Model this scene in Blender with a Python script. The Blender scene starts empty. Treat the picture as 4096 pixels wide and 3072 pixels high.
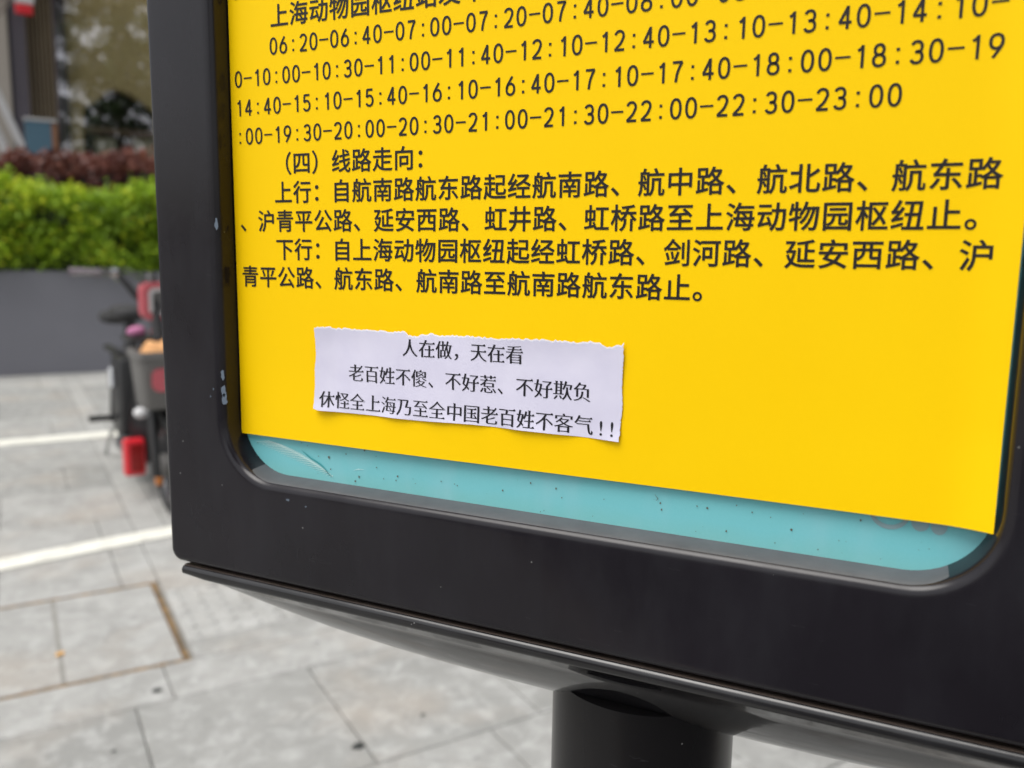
import bpy, bmesh, math, random
from mathutils import Vector, Matrix

random.seed(7)
SC = bpy.context.scene
COL = SC.collection
R = math.radians

# ------------------------------------------------------------------ camera
cam_d = bpy.data.cameras.new("camera")
cam = bpy.data.objects.new("camera", cam_d)
COL.objects.link(cam)
SC.camera = cam
_right = Vector((0.903274, 0.428766, 0.015987))
_up = Vector((-0.075161, 0.121436, 0.989749))
_back = Vector((0.42243, -0.895217, 0.141917))
cam.matrix_world = Matrix(((_right.x, _up.x, _back.x, 0.281143),
                           (_right.y, _up.y, _back.y, -0.300305),
                           (_right.z, _up.z, _back.z, 1.1),
                           (0, 0, 0, 1)))
cam_d.sensor_fit = 'HORIZONTAL'
cam_d.sensor_width = 36.0
cam_d.lens = 36.0 * 3350 / 4096
cam_d.clip_start = 0.01
cam_d.clip_end = 2000
cam_d.dof.use_dof = True
cam_d.dof.focus_distance = 0.338
cam_d.dof.aperture_fstop = 9.0
SC.render.resolution_x, SC.render.resolution_y = 1024, 768

# ------------------------------------------------------------------ sky, sun, exposure
SUN_EL, SUN_AZ = R(62), R(205)          # azimuth measured clockwise from +Y
world = bpy.data.worlds.new("World")
SC.world = world
world.use_nodes = True
wn = world.node_tree
wn.nodes.clear()
w_out = wn.nodes.new('ShaderNodeOutputWorld')
w_bg = wn.nodes.new('ShaderNodeBackground')
w_sky = wn.nodes.new('ShaderNodeTexSky')
w_sky.sky_type = 'NISHITA'
w_sky.sun_disc = False
w_sky.sun_elevation = SUN_EL
w_sky.sun_rotation = SUN_AZ
w_sky.dust_density = 4.0
w_sky.air_density = 1.2
w_hsv = wn.nodes.new('ShaderNodeHueSaturation')     # thin overcast: the blue is washed out
w_hsv.inputs['Saturation'].default_value = 0.22
w_hsv.inputs['Value'].default_value = 1.0
wn.links.new(w_sky.outputs[0], w_hsv.inputs['Color'])
wn.links.new(w_hsv.outputs[0], w_bg.inputs['Color'])
w_bg.inputs['Strength'].default_value = 0.15
wn.links.new(w_bg.outputs[0], w_out.inputs['Surface'])

sun_d = bpy.data.lights.new("sun", 'SUN')
sun_d.energy = 1.3
sun_d.angle = R(40)
sun_d.color = (1.0, 0.97, 0.92)
sun = bpy.data.objects.new("sun", sun_d)
COL.objects.link(sun)
_sd = Vector((math.sin(SUN_AZ) * math.cos(SUN_EL), math.cos(SUN_AZ) * math.cos(SUN_EL), math.sin(SUN_EL)))
sun.rotation_euler = _sd.to_track_quat('Z', 'Y').to_euler()

SC.view_settings.view_transform = 'Standard'
SC.view_settings.look = 'None'
SC.view_settings.exposure = 0.4
SC.view_settings.gamma = 1.0
SC.cycles.use_denoising = True

# ------------------------------------------------------------------ helpers
GA = R(56.3)                            # heading of the paving grid
GC, GS = math.cos(GA), math.sin(GA)


def gw(u, w, z=0.0):
    """point of the paving grid (u along the planter, w away towards it) in the world"""
    return Vector((u * GC - w * GS, u * GS + w * GC, z))


def link(name, me, mats, parent=None):
    o = bpy.data.objects.new(name, me)
    COL.objects.link(o)
    if not isinstance(mats, (list, tuple)):
        mats = [mats]
    for m in mats:
        me.materials.append(m)
    if parent is not None:
        o.parent = parent
    return o


def from_bm(name, bm, mats, parent=None, smooth=False):
    me = bpy.data.meshes.new(name)
    bm.normal_update()
    bm.to_mesh(me)
    bm.free()
    if smooth:
        me.polygons.foreach_set('use_smooth', [True] * len(me.polygons))
    return link(name, me, mats, parent)


def tag(o, label=None, cat=None, group=None, kind=None):
    if label: o['label'] = label
    if cat: o['category'] = cat
    if group: o['group'] = group
    if kind: o['kind'] = kind
    return o


def empty(name, loc=(0, 0, 0), rz=0.0):
    o = bpy.data.objects.new(name, None)
    o.empty_display_size = 0.05
    COL.objects.link(o)
    o.location = loc
    o.rotation_euler = (0, 0, rz)
    return o


def sharp(o, ang=35):
    me = o.data
    me.polygons.foreach_set('use_smooth', [True] * len(me.polygons))
    me.set_sharp_from_angle(angle=R(ang))
    return o


def box(bm, x0, x1, y0, y1, z0, z1, mi=0, bevel=0.0, seg=2):
    vs = [bm.verts.new((x, y, z)) for z in (z0, z1) for y in (y0, y1) for x in (x0, x1)]
    fs = [(0, 2, 3, 1), (4, 5, 7, 6), (0, 1, 5, 4), (2, 6, 7, 3), (0, 4, 6, 2), (1, 3, 7, 5)]
    faces = []
    for f in fs:
        fc = bm.faces.new([vs[i] for i in f])
        fc.material_index = mi
        faces.append(fc)
    if bevel > 0:
        es = list({e for f in faces for e in f.edges})
        bmesh.ops.bevel(bm, geom=es, offset=bevel, segments=seg, affect='EDGES', profile=0.5, material=mi)
    return vs


def obox(bm, p, q, w, h, mi=0):
    """bar of section w x h from p to q"""
    p, q = Vector(p), Vector(q)
    d = (q - p).normalized()
    a = d.cross(Vector((0, 0, 1)))
    if a.length < 1e-4: a = Vector((1, 0, 0))
    a.normalize()
    b = a.cross(d).normalized()
    r = []
    for c in (p, q):
        r.append([bm.verts.new(c + a * sx * w / 2 + b * sy * h / 2) for sx, sy in ((-1, -1), (1, -1), (1, 1), (-1, 1))])
    for i in range(4):
        bm.faces.new((r[0][i], r[0][(i + 1) % 4], r[1][(i + 1) % 4], r[1][i])).material_index = mi
    bm.faces.new(r[0][::-1]).material_index = mi
    bm.faces.new(r[1]).material_index = mi


def tube(bm, pts, rad, seg=12, mi=0, caps=True):
    """tube along a polyline, rad a number or one per point"""
    pts = [Vector(p) for p in pts]
    n = len(pts)
    rads = rad if isinstance(rad, (list, tuple)) else [rad] * n
    rings = []
    prev = None
    for i, p in enumerate(pts):
        d = (pts[min(i + 1, n - 1)] - pts[max(i - 1, 0)]).normalized()
        if prev is None:
            a = d.orthogonal().normalized()
        else:
            a = (prev - d * prev.dot(d)).normalized()
        prev = a
        b = d.cross(a)
        rings.append([bm.verts.new(p + (a * math.cos(t) + b * math.sin(t)) * rads[i])
                      for t in (2 * math.pi * k / seg for k in range(seg))])
    for i in range(n - 1):
        for k in range(seg):
            bm.faces.new((rings[i][k], rings[i][(k + 1) % seg], rings[i + 1][(k + 1) % seg], rings[i + 1][k])).material_index = mi
    if caps:
        bm.faces.new(rings[0][::-1]).material_index = mi
        bm.faces.new(rings[-1]).material_index = mi
    return rings


def spline(pts, n=8):
    """Catmull-Rom through pts"""
    P = [Vector(p) for p in pts]
    P = [P[0] * 2 - P[1]] + P + [P[-1] * 2 - P[-2]]
    out = []
    for i in range(1, len(P) - 2):
        for k in range(n):
            t = k / n
            a, b, c, d = P[i - 1], P[i], P[i + 1], P[i + 2]
            out.append(0.5 * ((2 * b) + (c - a) * t + (2 * a - 5 * b + 4 * c - d) * t * t + (3 * b - a - 3 * c + d) * t ** 3))
    out.append(P[-2])
    return out


def ellipsoid(bm, c, r, seg=20, rings=12, mi=0, power=1.0):
    c = Vector(c)
    rows = []
    for i in range(rings + 1):
        ph = -math.pi / 2 + math.pi * i / rings
        row = []
        for k in range(seg):
            th = 2 * math.pi * k / seg
            x, y, z = math.cos(ph) * math.cos(th), math.cos(ph) * math.sin(th), math.sin(ph)
            f = lambda t: math.copysign(abs(t) ** power, t)
            row.append(bm.verts.new(c + Vector((f(x) * r[0], f(y) * r[1], f(z) * r[2]))))
        rows.append(row)
    for i in range(rings):
        for k in range(seg):
            try:
                bm.faces.new((rows[i][k], rows[i][(k + 1) % seg], rows[i + 1][(k + 1) % seg], rows[i + 1][k])).material_index = mi
            except ValueError:
                pass
    bmesh.ops.remove_doubles(bm, verts=rows[0] + rows[-1], dist=1e-6)


def torus(bm, c, axis_x, R0, r0, seg=40, sub=12, mi=0, sx=1.0):
    """ring in the local y-z plane around the x axis"""
    c = Vector(c)
    rings = []
    for i in range(seg):
        a = 2 * math.pi * i / seg
        rd = Vector((0, math.cos(a), math.sin(a)))
        rings.append([bm.verts.new(c + rd * (R0 + r0 * math.cos(b)) + Vector((1, 0, 0)) * r0 * sx * math.sin(b))
                      for b in (2 * math.pi * k / sub for k in range(sub))])
    for i in range(seg):
        for k in range(sub):
            bm.faces.new((rings[i][k], rings[i][(k + 1) % sub], rings[(i + 1) % seg][(k + 1) % sub], rings[(i + 1) % seg][k])).material_index = mi


# ------------------------------------------------------------------ materials
def mat(name, col, rough=0.6, spec=0.5, metal=0.0, coat=0.0):
    m = bpy.data.materials.new(name)
    m.use_nodes = True
    b = m.node_tree.nodes['Principled BSDF']
    b.inputs['Base Color'].default_value = (*col, 1)
    b.inputs['Roughness'].default_value = rough
    b.inputs['Specular IOR Level'].default_value = spec
    b.inputs['Metallic'].default_value = metal
    b.inputs['Coat Weight'].default_value = coat
    return m


class N:
    """small node-building helper on a material"""
    def __init__(self, m):
        self.m = m
        self.t = m.node_tree
        self.b = self.t.nodes['Principled BSDF']

    def new(self, kind, **kw):
        n = self.t.nodes.new(kind)
        for k, v in kw.items():
            setattr(n, k, v)
        return n

    def link(self, a, b):
        self.t.links.new(a, b)

    def coord(self, which='Object'):
        return self.new('ShaderNodeTexCoord').outputs[which]

    def noise(self, vec, scale, detail=4, rough=0.55, dist=0.0):
        n = self.new('ShaderNodeTexNoise')
        self.link(vec, n.inputs['Vector'])
        n.inputs['Scale'].default_value = scale
        n.inputs['Detail'].default_value = detail
        n.inputs['Roughness'].default_value = rough
        n.inputs['Distortion'].default_value = dist
        return n.outputs['Fac']

    def vmul(self, vec, s):
        n = self.new('ShaderNodeVectorMath', operation='MULTIPLY')
        self.link(vec, n.inputs[0])
        n.inputs[1].default_value = s
        return n.outputs[0]

    def ramp(self, fac, stops):
        n = self.new('ShaderNodeValToRGB')
        e = n.color_ramp.elements
        while len(e) < len(stops): e.new(0.5)
        for el, (p, c) in zip(e, stops):
            el.position = p
            el.color = (c, c, c, 1) if not isinstance(c, tuple) else (*c, 1)
        self.link(fac, n.inputs[0])
        return n.outputs[0]

    def mix(self, fac, a, b, mode='MIX'):
        n = self.new('ShaderNodeMix', data_type='RGBA', blend_type=mode)
        for s, v in ((n.inputs[0], fac), (n.inputs[6], a), (n.inputs[7], b)):
            if isinstance(v, (int, float)): s.default_value = v
            elif isinstance(v, tuple): s.default_value = (*v, 1)
            else: self.link(v, s)
        return n.outputs[2]

    def math(self, op, a, b=0.0, clamp=False):
        n = self.new('ShaderNodeMath', operation=op, use_clamp=clamp)
        for s, v in ((n.inputs[0], a), (n.inputs[1], b)):
            if isinstance(v, (int, float)): s.default_value = v
            else: self.link(v, s)
        return n.outputs[0]

    def attr(self, name):
        return self.new('ShaderNodeAttribute', attribute_name=name).outputs['Fac']

    def bump(self, h, strength=0.3, dist=0.001):
        n = self.new('ShaderNodeBump')
        n.inputs['Strength'].default_value = strength
        n.inputs['Distance'].default_value = dist
        self.link(h, n.inputs['Height'])
        self.link(n.outputs[0], self.b.inputs['Normal'])

    def color(self, c): self.link(c, self.b.inputs['Base Color'])
    def rough(self, c): self.link(c, self.b.inputs['Roughness'])


# glossy charcoal paint of the sign: faint orange peel, dust specks, brown dust where it lies flat
def paint_material(name, base, rough, dust_top=None, reflect=0.5, lim=0.55, cover=0.8):
    m = mat(name, base, rough, reflect)
    n = N(m)
    co = n.coord()
    big = n.noise(co, 9, 3)
    col = n.mix(n.ramp(big, [(0.35, 0.0), (0.75, 1.0)]), base, tuple(c * 1.5 + 0.002 for c in base))
    v = n.new('ShaderNodeTexVoronoi')
    n.link(co, v.inputs['Vector'])
    v.inputs['Scale'].default_value = 150
    dot = n.math('LESS_THAN', v.outputs['Distance'], 0.055)
    pick = n.math('GREATER_THAN', n.noise(co, 70, 1), 0.60)
    col = n.mix(n.math('MULTIPLY', dot, pick), col, (0.16, 0.16, 0.16))
    # hairline scratches
    sc = n.noise(n.vmul(co, (1.0, 1.0, 9.0)), 55, 2, 0.4, 0.6)
    line = n.ramp(sc, [(0.0, 0.0), (0.735, 0.0), (0.745, 1.0), (0.755, 0.0)])
    col = n.mix(n.math('MULTIPLY', line, 0.2), col, (0.08, 0.08, 0.085))
    if dust_top:
        g = n.new('ShaderNodeNewGeometry')
        s = n.new('ShaderNodeSeparateXYZ')
        n.link(g.outputs['Normal'], s.inputs[0])
        up = n.math('GREATER_THAN', s.outputs['Z'], lim)
        grit = n.ramp(n.noise(co, 90, 4, 0.7), [(0.25, 0.72), (0.65, 1.0)])
        dm = n.math('MULTIPLY', up, grit)
        col = n.mix(n.math('MULTIPLY', dm, cover), col, dust_top)
        smear = n.ramp(n.noise(n.vmul(co, (1.0, 1.0, 0.35)), 42, 4, 0.65), [(0.42, 0.0), (0.70, 1.0)])
        n.rough(n.math('ADD', n.math('MULTIPLY', dm, 0.5), n.math('ADD', n.math('MULTIPLY', smear, 0.14), rough - 0.03), True))
        col = n.mix(n.math('MULTIPLY', smear, 0.16), col, (0.034, 0.036, 0.042))
    else:
        n.rough(n.math('ADD', n.math('MULTIPLY', n.noise(co, 25, 3), 0.12), rough - 0.05, True))
    n.color(col)
    n.bump(n.noise(co, 240, 2), 0.04, 0.0006)
    return m


M_FRAME = paint_material('charcoal_paint', (0.0085, 0.0072, 0.0100), 0.16, (0.115, 0.12, 0.13), 0.31, 0.85, 0.9)
M_HULL = paint_material('charcoal_paint_dusty', (0.0085, 0.0082, 0.0092), 0.07, (0.10, 0.068, 0.05), 1.0, 0.72)
M_TRIM = paint_material('charcoal_edge_paint', (0.0085, 0.0082, 0.0092), 0.17, (0.10, 0.068, 0.05), 0.5, 0.9, 0.55)
M_POST = paint_material('charcoal_post_paint', (0.007, 0.0065, 0.007), 0.24, None, 0.22)
M_CHIP = mat('scuffed_paint', (0.10, 0.13, 0.17), 0.6)

M_YELLOW = mat('yellow_vinyl', (0.93, 0.60, 0.002), 0.45, 0.10)
n = N(M_YELLOW)
co = n.coord()
f1 = n.noise(co, 7, 3)
n.color(n.mix(n.ramp(f1, [(0.3, 0.0), (0.7, 1.0)]), (0.95, 0.595, 0.0012), (0.97, 0.63, 0.0015)))
n.bump(n.noise(co, 900, 2), 0.05, 0.0002)
n.rough(n.math('ADD', n.math('MULTIPLY', n.noise(co, 30, 3), 0.15), 0.36))

M_INK = mat('black_print', (0.014, 0.011, 0.011), 0.45, 0.3)
M_TONER = mat('black_toner', (0.012, 0.011, 0.016), 0.5, 0.3)

M_TEAL = mat('teal_panel', (0.16, 0.47, 0.53), 0.3, 0.5)
n = N(M_TEAL)
co = n.coord()
s = n.new('ShaderNodeSeparateXYZ')
n.link(co, s.inputs[0])
grime = n.ramp(n.math('ADD', n.math('MULTIPLY', s.outputs['Z'], -62.0), n.math('ADD', n.math('MULTIPLY', n.noise(co, 45, 4), 0.45), 62.2)), [(0.0, 0.0), (0.75, 1.0)])
c = n.mix(n.math('MULTIPLY', grime, 0.8), (0.175, 0.535, 0.575), (0.21, 0.47, 0.42))
haze = n.ramp(n.noise(n.vmul(co, (1.0, 1.0, 0.35)), 38, 3), [(0.52, 0.0), (0.72, 1.0)])
c = n.mix(n.math('MULTIPLY', haze, 0.30), c, (0.34, 0.58, 0.64))
sp = n.ramp(n.noise(co, 1500, 2), [(0.35, 0.0), (0.75, 1.0)])
c = n.mix(n.math('MULTIPLY', sp, 0.18), c, (0.25, 0.60, 0.66))
n.color(c)
n.bump(n.noise(co, 900, 2), 0.08, 0.0003)
M_SPECK = mat('brown_specks', (0.11, 0.085, 0.055), 0.8)
M_GLUE = mat('dried_glue', (0.55, 0.78, 0.76), 0.45)
M_GHOST = mat('grey_old_lettering', (0.25, 0.37, 0.40), 0.4)
M_DARKTEAL = mat('teal_scratch', (0.03, 0.30, 0.32), 0.4)

M_PAPER = mat('white_paper', (0.70, 0.67, 0.84), 0.75, 0.25)
n = N(M_PAPER)
co = n.coord()
n.color(n.mix(n.ramp(n.noise(co, 60, 3), [(0.35, 0.0), (0.7, 1.0)]), (0.65, 0.63, 0.775), (0.705, 0.685, 0.82)))
n.bump(n.noise(co, 700, 3), 0.12, 0.0003)
M_FIBRE = mat('torn_paper_edge', (0.84, 0.83, 0.88), 0.9, 0.1)

# paving: granite-like slabs, tone from a face attribute
M_PAVE = mat('granite_paving', (0.4, 0.4, 0.39), 0.75, 0.3)
n = N(M_PAVE)
co = n.coord()
tone = n.attr('tone')
c = n.mix(tone, (0.25, 0.251, 0.238), (0.445, 0.44, 0.42))
c = n.mix(n.math('MULTIPLY', n.ramp(n.noise(co, 4.5, 6, 0.65), [(0.40, 0.0), (0.66, 1.0)]), 0.6), c, (0.235, 0.235, 0.222))
c = n.mix(n.math('MULTIPLY', n.ramp(n.noise(co, 15, 5, 0.7, 0.5), [(0.48, 0.0), (0.68, 1.0)]), 0.6), c, (0.54, 0.54, 0.525))
c = n.mix(n.math('MULTIPLY', n.ramp(n.noise(co, 2.2, 3), [(0.52, 0.0), (0.72, 1.0)]), 0.38), c, (0.48, 0.40, 0.32))
c = n.mix(n.math('MULTIPLY', n.ramp(n.noise(co, 34, 5, 0.7), [(0.56, 0.0), (0.72, 1.0)]), 0.55), c, (0.16, 0.165, 0.16))
c = n.mix(n.math('MULTIPLY', n.ramp(n.noise(co, 260, 3, 0.7), [(0.45, 0.0), (0.7, 1.0)]), 0.55), c, (0.17, 0.168, 0.162))
n.color(c)
n.bump(n.noise(co, 180, 4), 0.3, 0.002)
M_JOINT = mat('joint_sand', (0.20, 0.195, 0.175), 0.95, 0.1)
n = N(M_JOINT)
n.color(n.mix(n.noise(n.coord(), 20, 4), (0.19, 0.185, 0.165), (0.33, 0.32, 0.30)))
M_GUM = mat('gum_spot', (0.03, 0.032, 0.03), 0.8)
M_LINE = mat('stripe_off_white', (0.80, 0.79, 0.72), 0.6)
n = N(M_LINE)
co = n.coord()
n.color(n.mix(n.ramp(n.noise(co, 14, 5, 0.7), [(0.5, 0.0), (0.72, 1.0)]), (0.76, 0.75, 0.67), (0.54, 0.53, 0.48)))
M_ASPHALT = mat('asphalt', (0.05, 0.05, 0.052), 0.9)
n = N(M_ASPHALT)
n.color(n.mix(n.noise(n.coord(), 60, 5), (0.035, 0.035, 0.037), (0.075, 0.075, 0.077)))
M_EARTH = mat('ground_concrete', (0.25, 0.25, 0.24), 0.9)
n = N(M_EARTH)
n.color(n.mix(n.noise(n.coord(), 0.8, 6), (0.19, 0.19, 0.18), (0.31, 0.31, 0.30)))
M_RUST = mat('rusty_rim', (0.16, 0.09, 0.04), 0.9)
n = N(M_RUST)
n.color(n.mix(n.ramp(n.noise(n.coord(), 22, 5, 0.7), [(0.35, 0.0), (0.65, 1.0)]), (0.075, 0.06, 0.045), (0.27, 0.16, 0.06)))

M_PLANTER = mat('grey_planter_paint', (0.16, 0.16, 0.18), 0.6)
n = N(M_PLANTER)
n.color(n.mix(n.noise(n.coord(), 2.5, 5), (0.145, 0.145, 0.165), (0.18, 0.18, 0.205)))


def leaf_material(name, a, b, c3, rough=0.45, transl=0.3):
    m = mat(name, a, rough, 0.3)
    n = N(m)
    t = n.attr('tone')
    c = n.mix(n.ramp(t, [(0.0, 0.0), (0.6, 1.0)]), a, b)
    c = n.mix(n.ramp(t, [(0.62, 0.0), (0.95, 1.0)]), c, c3)
    n.color(c)
    tr = n.new('ShaderNodeBsdfTranslucent')
    n.link(c, tr.inputs['Color'])
    mx = n.new('ShaderNodeMixShader')
    mx.inputs[0].default_value = transl
    out = n.t.nodes['Material Output']
    n.link(n.b.outputs[0], mx.inputs[1])
    n.link(tr.outputs[0], mx.inputs[2])
    n.link(mx.outputs[0], out.inputs['Surface'])
    return m


M_LIME = leaf_material('lime_leaves', (0.10, 0.175, 0.014), (0.31, 0.48, 0.026), (0.66, 0.68, 0.04))
M_LIMECORE = mat('hedge_shade_and_soil', (0.020, 0.028, 0.008), 0.9)  # near-black fill painted as shade inside the hedge; also colours the soil
M_REDLEAF = leaf_material('maroon_leaves', (0.085, 0.028, 0.024), (0.17, 0.062, 0.048), (0.30, 0.12, 0.085))
M_REDCORE = mat('maroon_shade', (0.02, 0.010, 0.010), 0.9)  # same painted shade for the inside of the red hedge
M_TREELEAF = leaf_material('tree_leaves', (0.015, 0.03, 0.012), (0.035, 0.06, 0.02), (0.07, 0.11, 0.03))
M_BARK = mat('tree_bark', (0.20, 0.17, 0.145), 0.9)
n = N(M_BARK)
n.color(n.mix(n.noise(n.vmul(n.coord(), (1, 1, 0.25)), 22, 5), (0.12, 0.10, 0.085), (0.30, 0.26, 0.23)))

M_WALL = mat('olive_beige_wall', (0.27, 0.23, 0.115), 0.8)
n = N(M_WALL)
n.color(n.mix(n.noise(n.coord(), 1.3, 4), (0.60, 0.51, 0.255), (0.68, 0.58, 0.30)))
M_COLUMN = mat('taupe_column', (0.36, 0.325, 0.285), 0.8)
M_METAL = mat('dark_window_metal', (0.075, 0.065, 0.08), 0.5)
M_DARKROOM = mat('dark_interior', (0.02, 0.016, 0.014), 0.9)
M_SLAT = mat('brown_slats', (0.30, 0.235, 0.15), 0.7)
M_BEAM = mat('brown_shelf', (0.16, 0.105, 0.075), 0.7)
M_POT = mat('pale_green_pot', (0.66, 0.68, 0.55), 0.7)
M_BLUE = mat('blue_glass_box', (0.08, 0.16, 0.22), 0.3)
M_ORANGE = mat('orange_wood', (0.26, 0.12, 0.06), 0.6)
M_STAKE = mat('white_painted_stake', (0.52, 0.52, 0.52), 0.6)
M_GLASS = bpy.data.materials.new('tinted_shop_glass')
M_GLASS.use_nodes = True
_t = M_GLASS.node_tree
_t.nodes.remove(_t.nodes['Principled BSDF'])
_g = _t.nodes.new('ShaderNodeBsdfGlossy'); _g.inputs['Roughness'].default_value = 0.02
_g.inputs['Color'].default_value = (0.95, 0.92, 0.97, 1)
_tr = _t.nodes.new('ShaderNodeBsdfTransparent'); _tr.inputs['Color'].default_value = (0.98, 0.98, 0.97, 1)
_mx = _t.nodes.new('ShaderNodeMixShader'); _mx.inputs[0].default_value = 0.30
_t.links.new(_tr.outputs[0], _mx.inputs[1]); _t.links.new(_g.outputs[0], _mx.inputs[2])
_t.links.new(_mx.outputs[0], _t.nodes['Material Output'].inputs['Surface'])

M_BLACKPL = mat('black_plastic', (0.015, 0.015, 0.016), 0.45)
M_RUBBER = mat('tyre_rubber', (0.022, 0.022, 0.023), 0.8)
M_CHROME = mat('bright_metal', (0.6, 0.6, 0.6), 0.25, metal=1.0)
M_GREYPL = mat('grey_basket_plastic', (0.13, 0.125, 0.12), 0.6)
M_GRIP = mat('mauve_grey_rubber', (0.16, 0.13, 0.15), 0.6)
M_REDPL = mat('red_plastic', (0.68, 0.022, 0.035), 0.3)
M_PINKRED = mat('faded_red_plastic', (0.45, 0.09, 0.11), 0.45)
M_WHITEPL = mat('white_plastic', (0.65, 0.65, 0.66), 0.35)
M_BODYPL = mat('dark_grey_bodywork', (0.06, 0.06, 0.066), 0.35)
M_TAN = mat('orange_tan_cloth', (0.62, 0.32, 0.13), 0.8)
M_PINK = mat('pink_cloth', (0.42, 0.15, 0.28), 0.8)
M_GREEN = mat('green_stalks', (0.12, 0.25, 0.08), 0.7)
M_AMBER = mat('amber_plastic', (0.5, 0.17, 0.03), 0.4)
M_LENS = mat('lamp_lens', (0.12, 0.12, 0.12), 0.1)
M_DRYLEAF = mat('dry_leaf', (0.62, 0.36, 0.12), 0.7)

# ------------------------------------------------------------------ ground
bm = bmesh.new()
for co_ in ((-400, -400), (400, -400), (400, 400), (-400, 400)):
    bm.verts.new((co_[0], co_[1], -0.14))
bm.faces.new(bm.verts)
tag(from_bm('ground', bm, M_EARTH), kind='structure')

bm = bmesh.new()
for u, w in ((-120, -9), (120, -9), (120, -.80), (-120, -.80)):
    bm.verts.new(gw(u, w, -0.12))
bm.faces.new(bm.verts)
tag(from_bm('road', bm, M_ASPHALT), kind='structure')

# pavement: rows of slabs with real joints, one mesh
rows = []                                # (w0, w1, slab length, phase, tone)
COVER = (-0.66, 0.283, 1.93, 2.58)
rows += [(-.65, -.2, .432, .2, .6),
         (-.2, .2, .432, .05, .55), (.2, .71, .432, .31, .55), (.71, 1.2165, .432, .402, .50),
         (1.2165, 1.728, .432, .118, .22), (1.728, 1.93, .60, .21, .66), (1.93, 2.05, .60, .29, .66),
         (2.05, 2.515, .30, .29, .82), (2.515, 2.58, .30, .29, .6), (2.58, 3.05, .36, .18, .58), (3.05, 3.45, .5, .17, .62),
         (3.45, 4.0, .62, -.177, .64), (4.0, 4.5, .55, .1, .25), (4.5, 5.1, .6, .3, .60), (5.1, 5.45, .6, .0, .66),
         (5.45, 6.15, .6, .1, .56), (6.15, 6.9, .6, .4, .3), (6.9, 7.62, .6, .2, .22), (7.62, 8.56, .62, .1, .85)]
bm = bmesh.new()
tl = bm.faces.layers.float.new('tone')


def slab(u0, u1, w0, w1, tone, g=0.0017, h=0.018, mi=0):
    if u1 - u0 < 0.02 or w1 - w0 < 0.02: return
    c = 0.0025
    lo = [bm.verts.new((u, w, -h)) for u, w in ((u0 + g, w0 + g), (u1 - g, w0 + g), (u1 - g, w1 - g), (u0 + g, w1 - g))]
    md = [bm.verts.new((u, w, -c)) for u, w in ((u0 + g, w0 + g), (u1 - g, w0 + g), (u1 - g, w1 - g), (u0 + g, w1 - g))]
    hi = [bm.verts.new((u, w, 0)) for u, w in ((u0 + g + c, w0 + g + c), (u1 - g - c, w0 + g + c), (u1 - g - c, w1 - g - c), (u0 + g + c, w1 - g - c))]
    for A, B in ((lo, md), (md, hi)):
        for i in range(4):
            f = bm.faces.new((A[i], A[(i + 1) % 4], B[(i + 1) % 4], B[i])); f[tl] = tone; f.material_index = mi
    f = bm.faces.new(hi); f[tl] = tone; f.material_index = mi


for (w0, w1, ln, ph, tone) in rows:
    u = ph - math.ceil((ph + 6.0) / ln) * ln
    while u < 12.0:
        t = min(1, max(0, tone + random.uniform(-.16, .16)))
        segs = [(u, u + ln)]
        if w0 >= 1.93 and w1 <= 2.58:                # leave the hole of the access cover
            segs = [(u, min(u + ln, COVER[0] - .012)), (max(u, COVER[1] + .012), u + ln)]
        if w0 >= 2.58:                               # the smooth strip that runs to the planter
            segs = [(a, min(b, .295)) for a, b in segs] + [(max(a, .415), b) for a, b in segs]
        for a, b in segs:
            slab(a, b, w0, w1, t)
        u += ln
w = 2.58
while w < 8.5:
    slab(.295, .415, w, min(w + 1.0, 8.56), random.uniform(.70, .85))
    w += 1.0
# bed under the slabs (shows in the joints)
box(bm, -40, 40, -.655, 40, -.139, -.009, 1)
# blister tactile slabs
for a in range(0, 20):
    for b in range(0, 7):
        cu, cw = .325 + a * .06, 2.085 + b * .062
        ring = []
        for rr, zz in ((.016, 0.0), (.013, .0035), (.006, .0055)):
            ring.append([bm.verts.new((cu + rr * math.cos(t), cw + rr * math.sin(t), zz)) for t in (2 * math.pi * k / 10 for k in range(10))])
        for i in range(2):
            for k in range(10):
                f = bm.faces.new((ring[i][k], ring[i][(k + 1) % 10], ring[i + 1][(k + 1) % 10], ring[i + 1][k])); f[tl] = .72
        f = bm.faces.new(ring[2]); f[tl] = .72
# trodden gum and dark drips
def gspot(cu, cw, r, mi=2):
    vs = [bm.verts.new((cu + r * math.cos(t) * random.uniform(.75, 1.2), cw + r * math.sin(t) * random.uniform(.6, 1.0), 0.0012))
          for t in (2 * math.pi * k / 14 for k in range(14))]
    bm.faces.new(vs).material_index = mi
for cu, cw, r in ((.176, 1.79, .014), (.535, 1.30, .017), (.445, 2.45, .018),
                  (.05, 1.55, .006), (.72, 1.35, .007), (.33, 1.12, .006), (-.2, 1.62, .009), (.62, 1.86, .006)):
    gspot(cu, cw, r)
pav = from_bm('pavement', bm, [M_PAVE, M_JOINT, M_GUM])
pav.rotation_euler.z = GA
tag(pav, kind='structure')

bm = bmesh.new()
for k in range(-12, 13):
    box(bm, k * 1.0 + .003, k * 1.0 + .997, -.80, -.658, -.138, .002, 0, .012)
kb = from_bm('kerb', bm, M_COLUMN)
kb.rotation_euler.z = GA
tag(kb, kind='structure')

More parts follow.
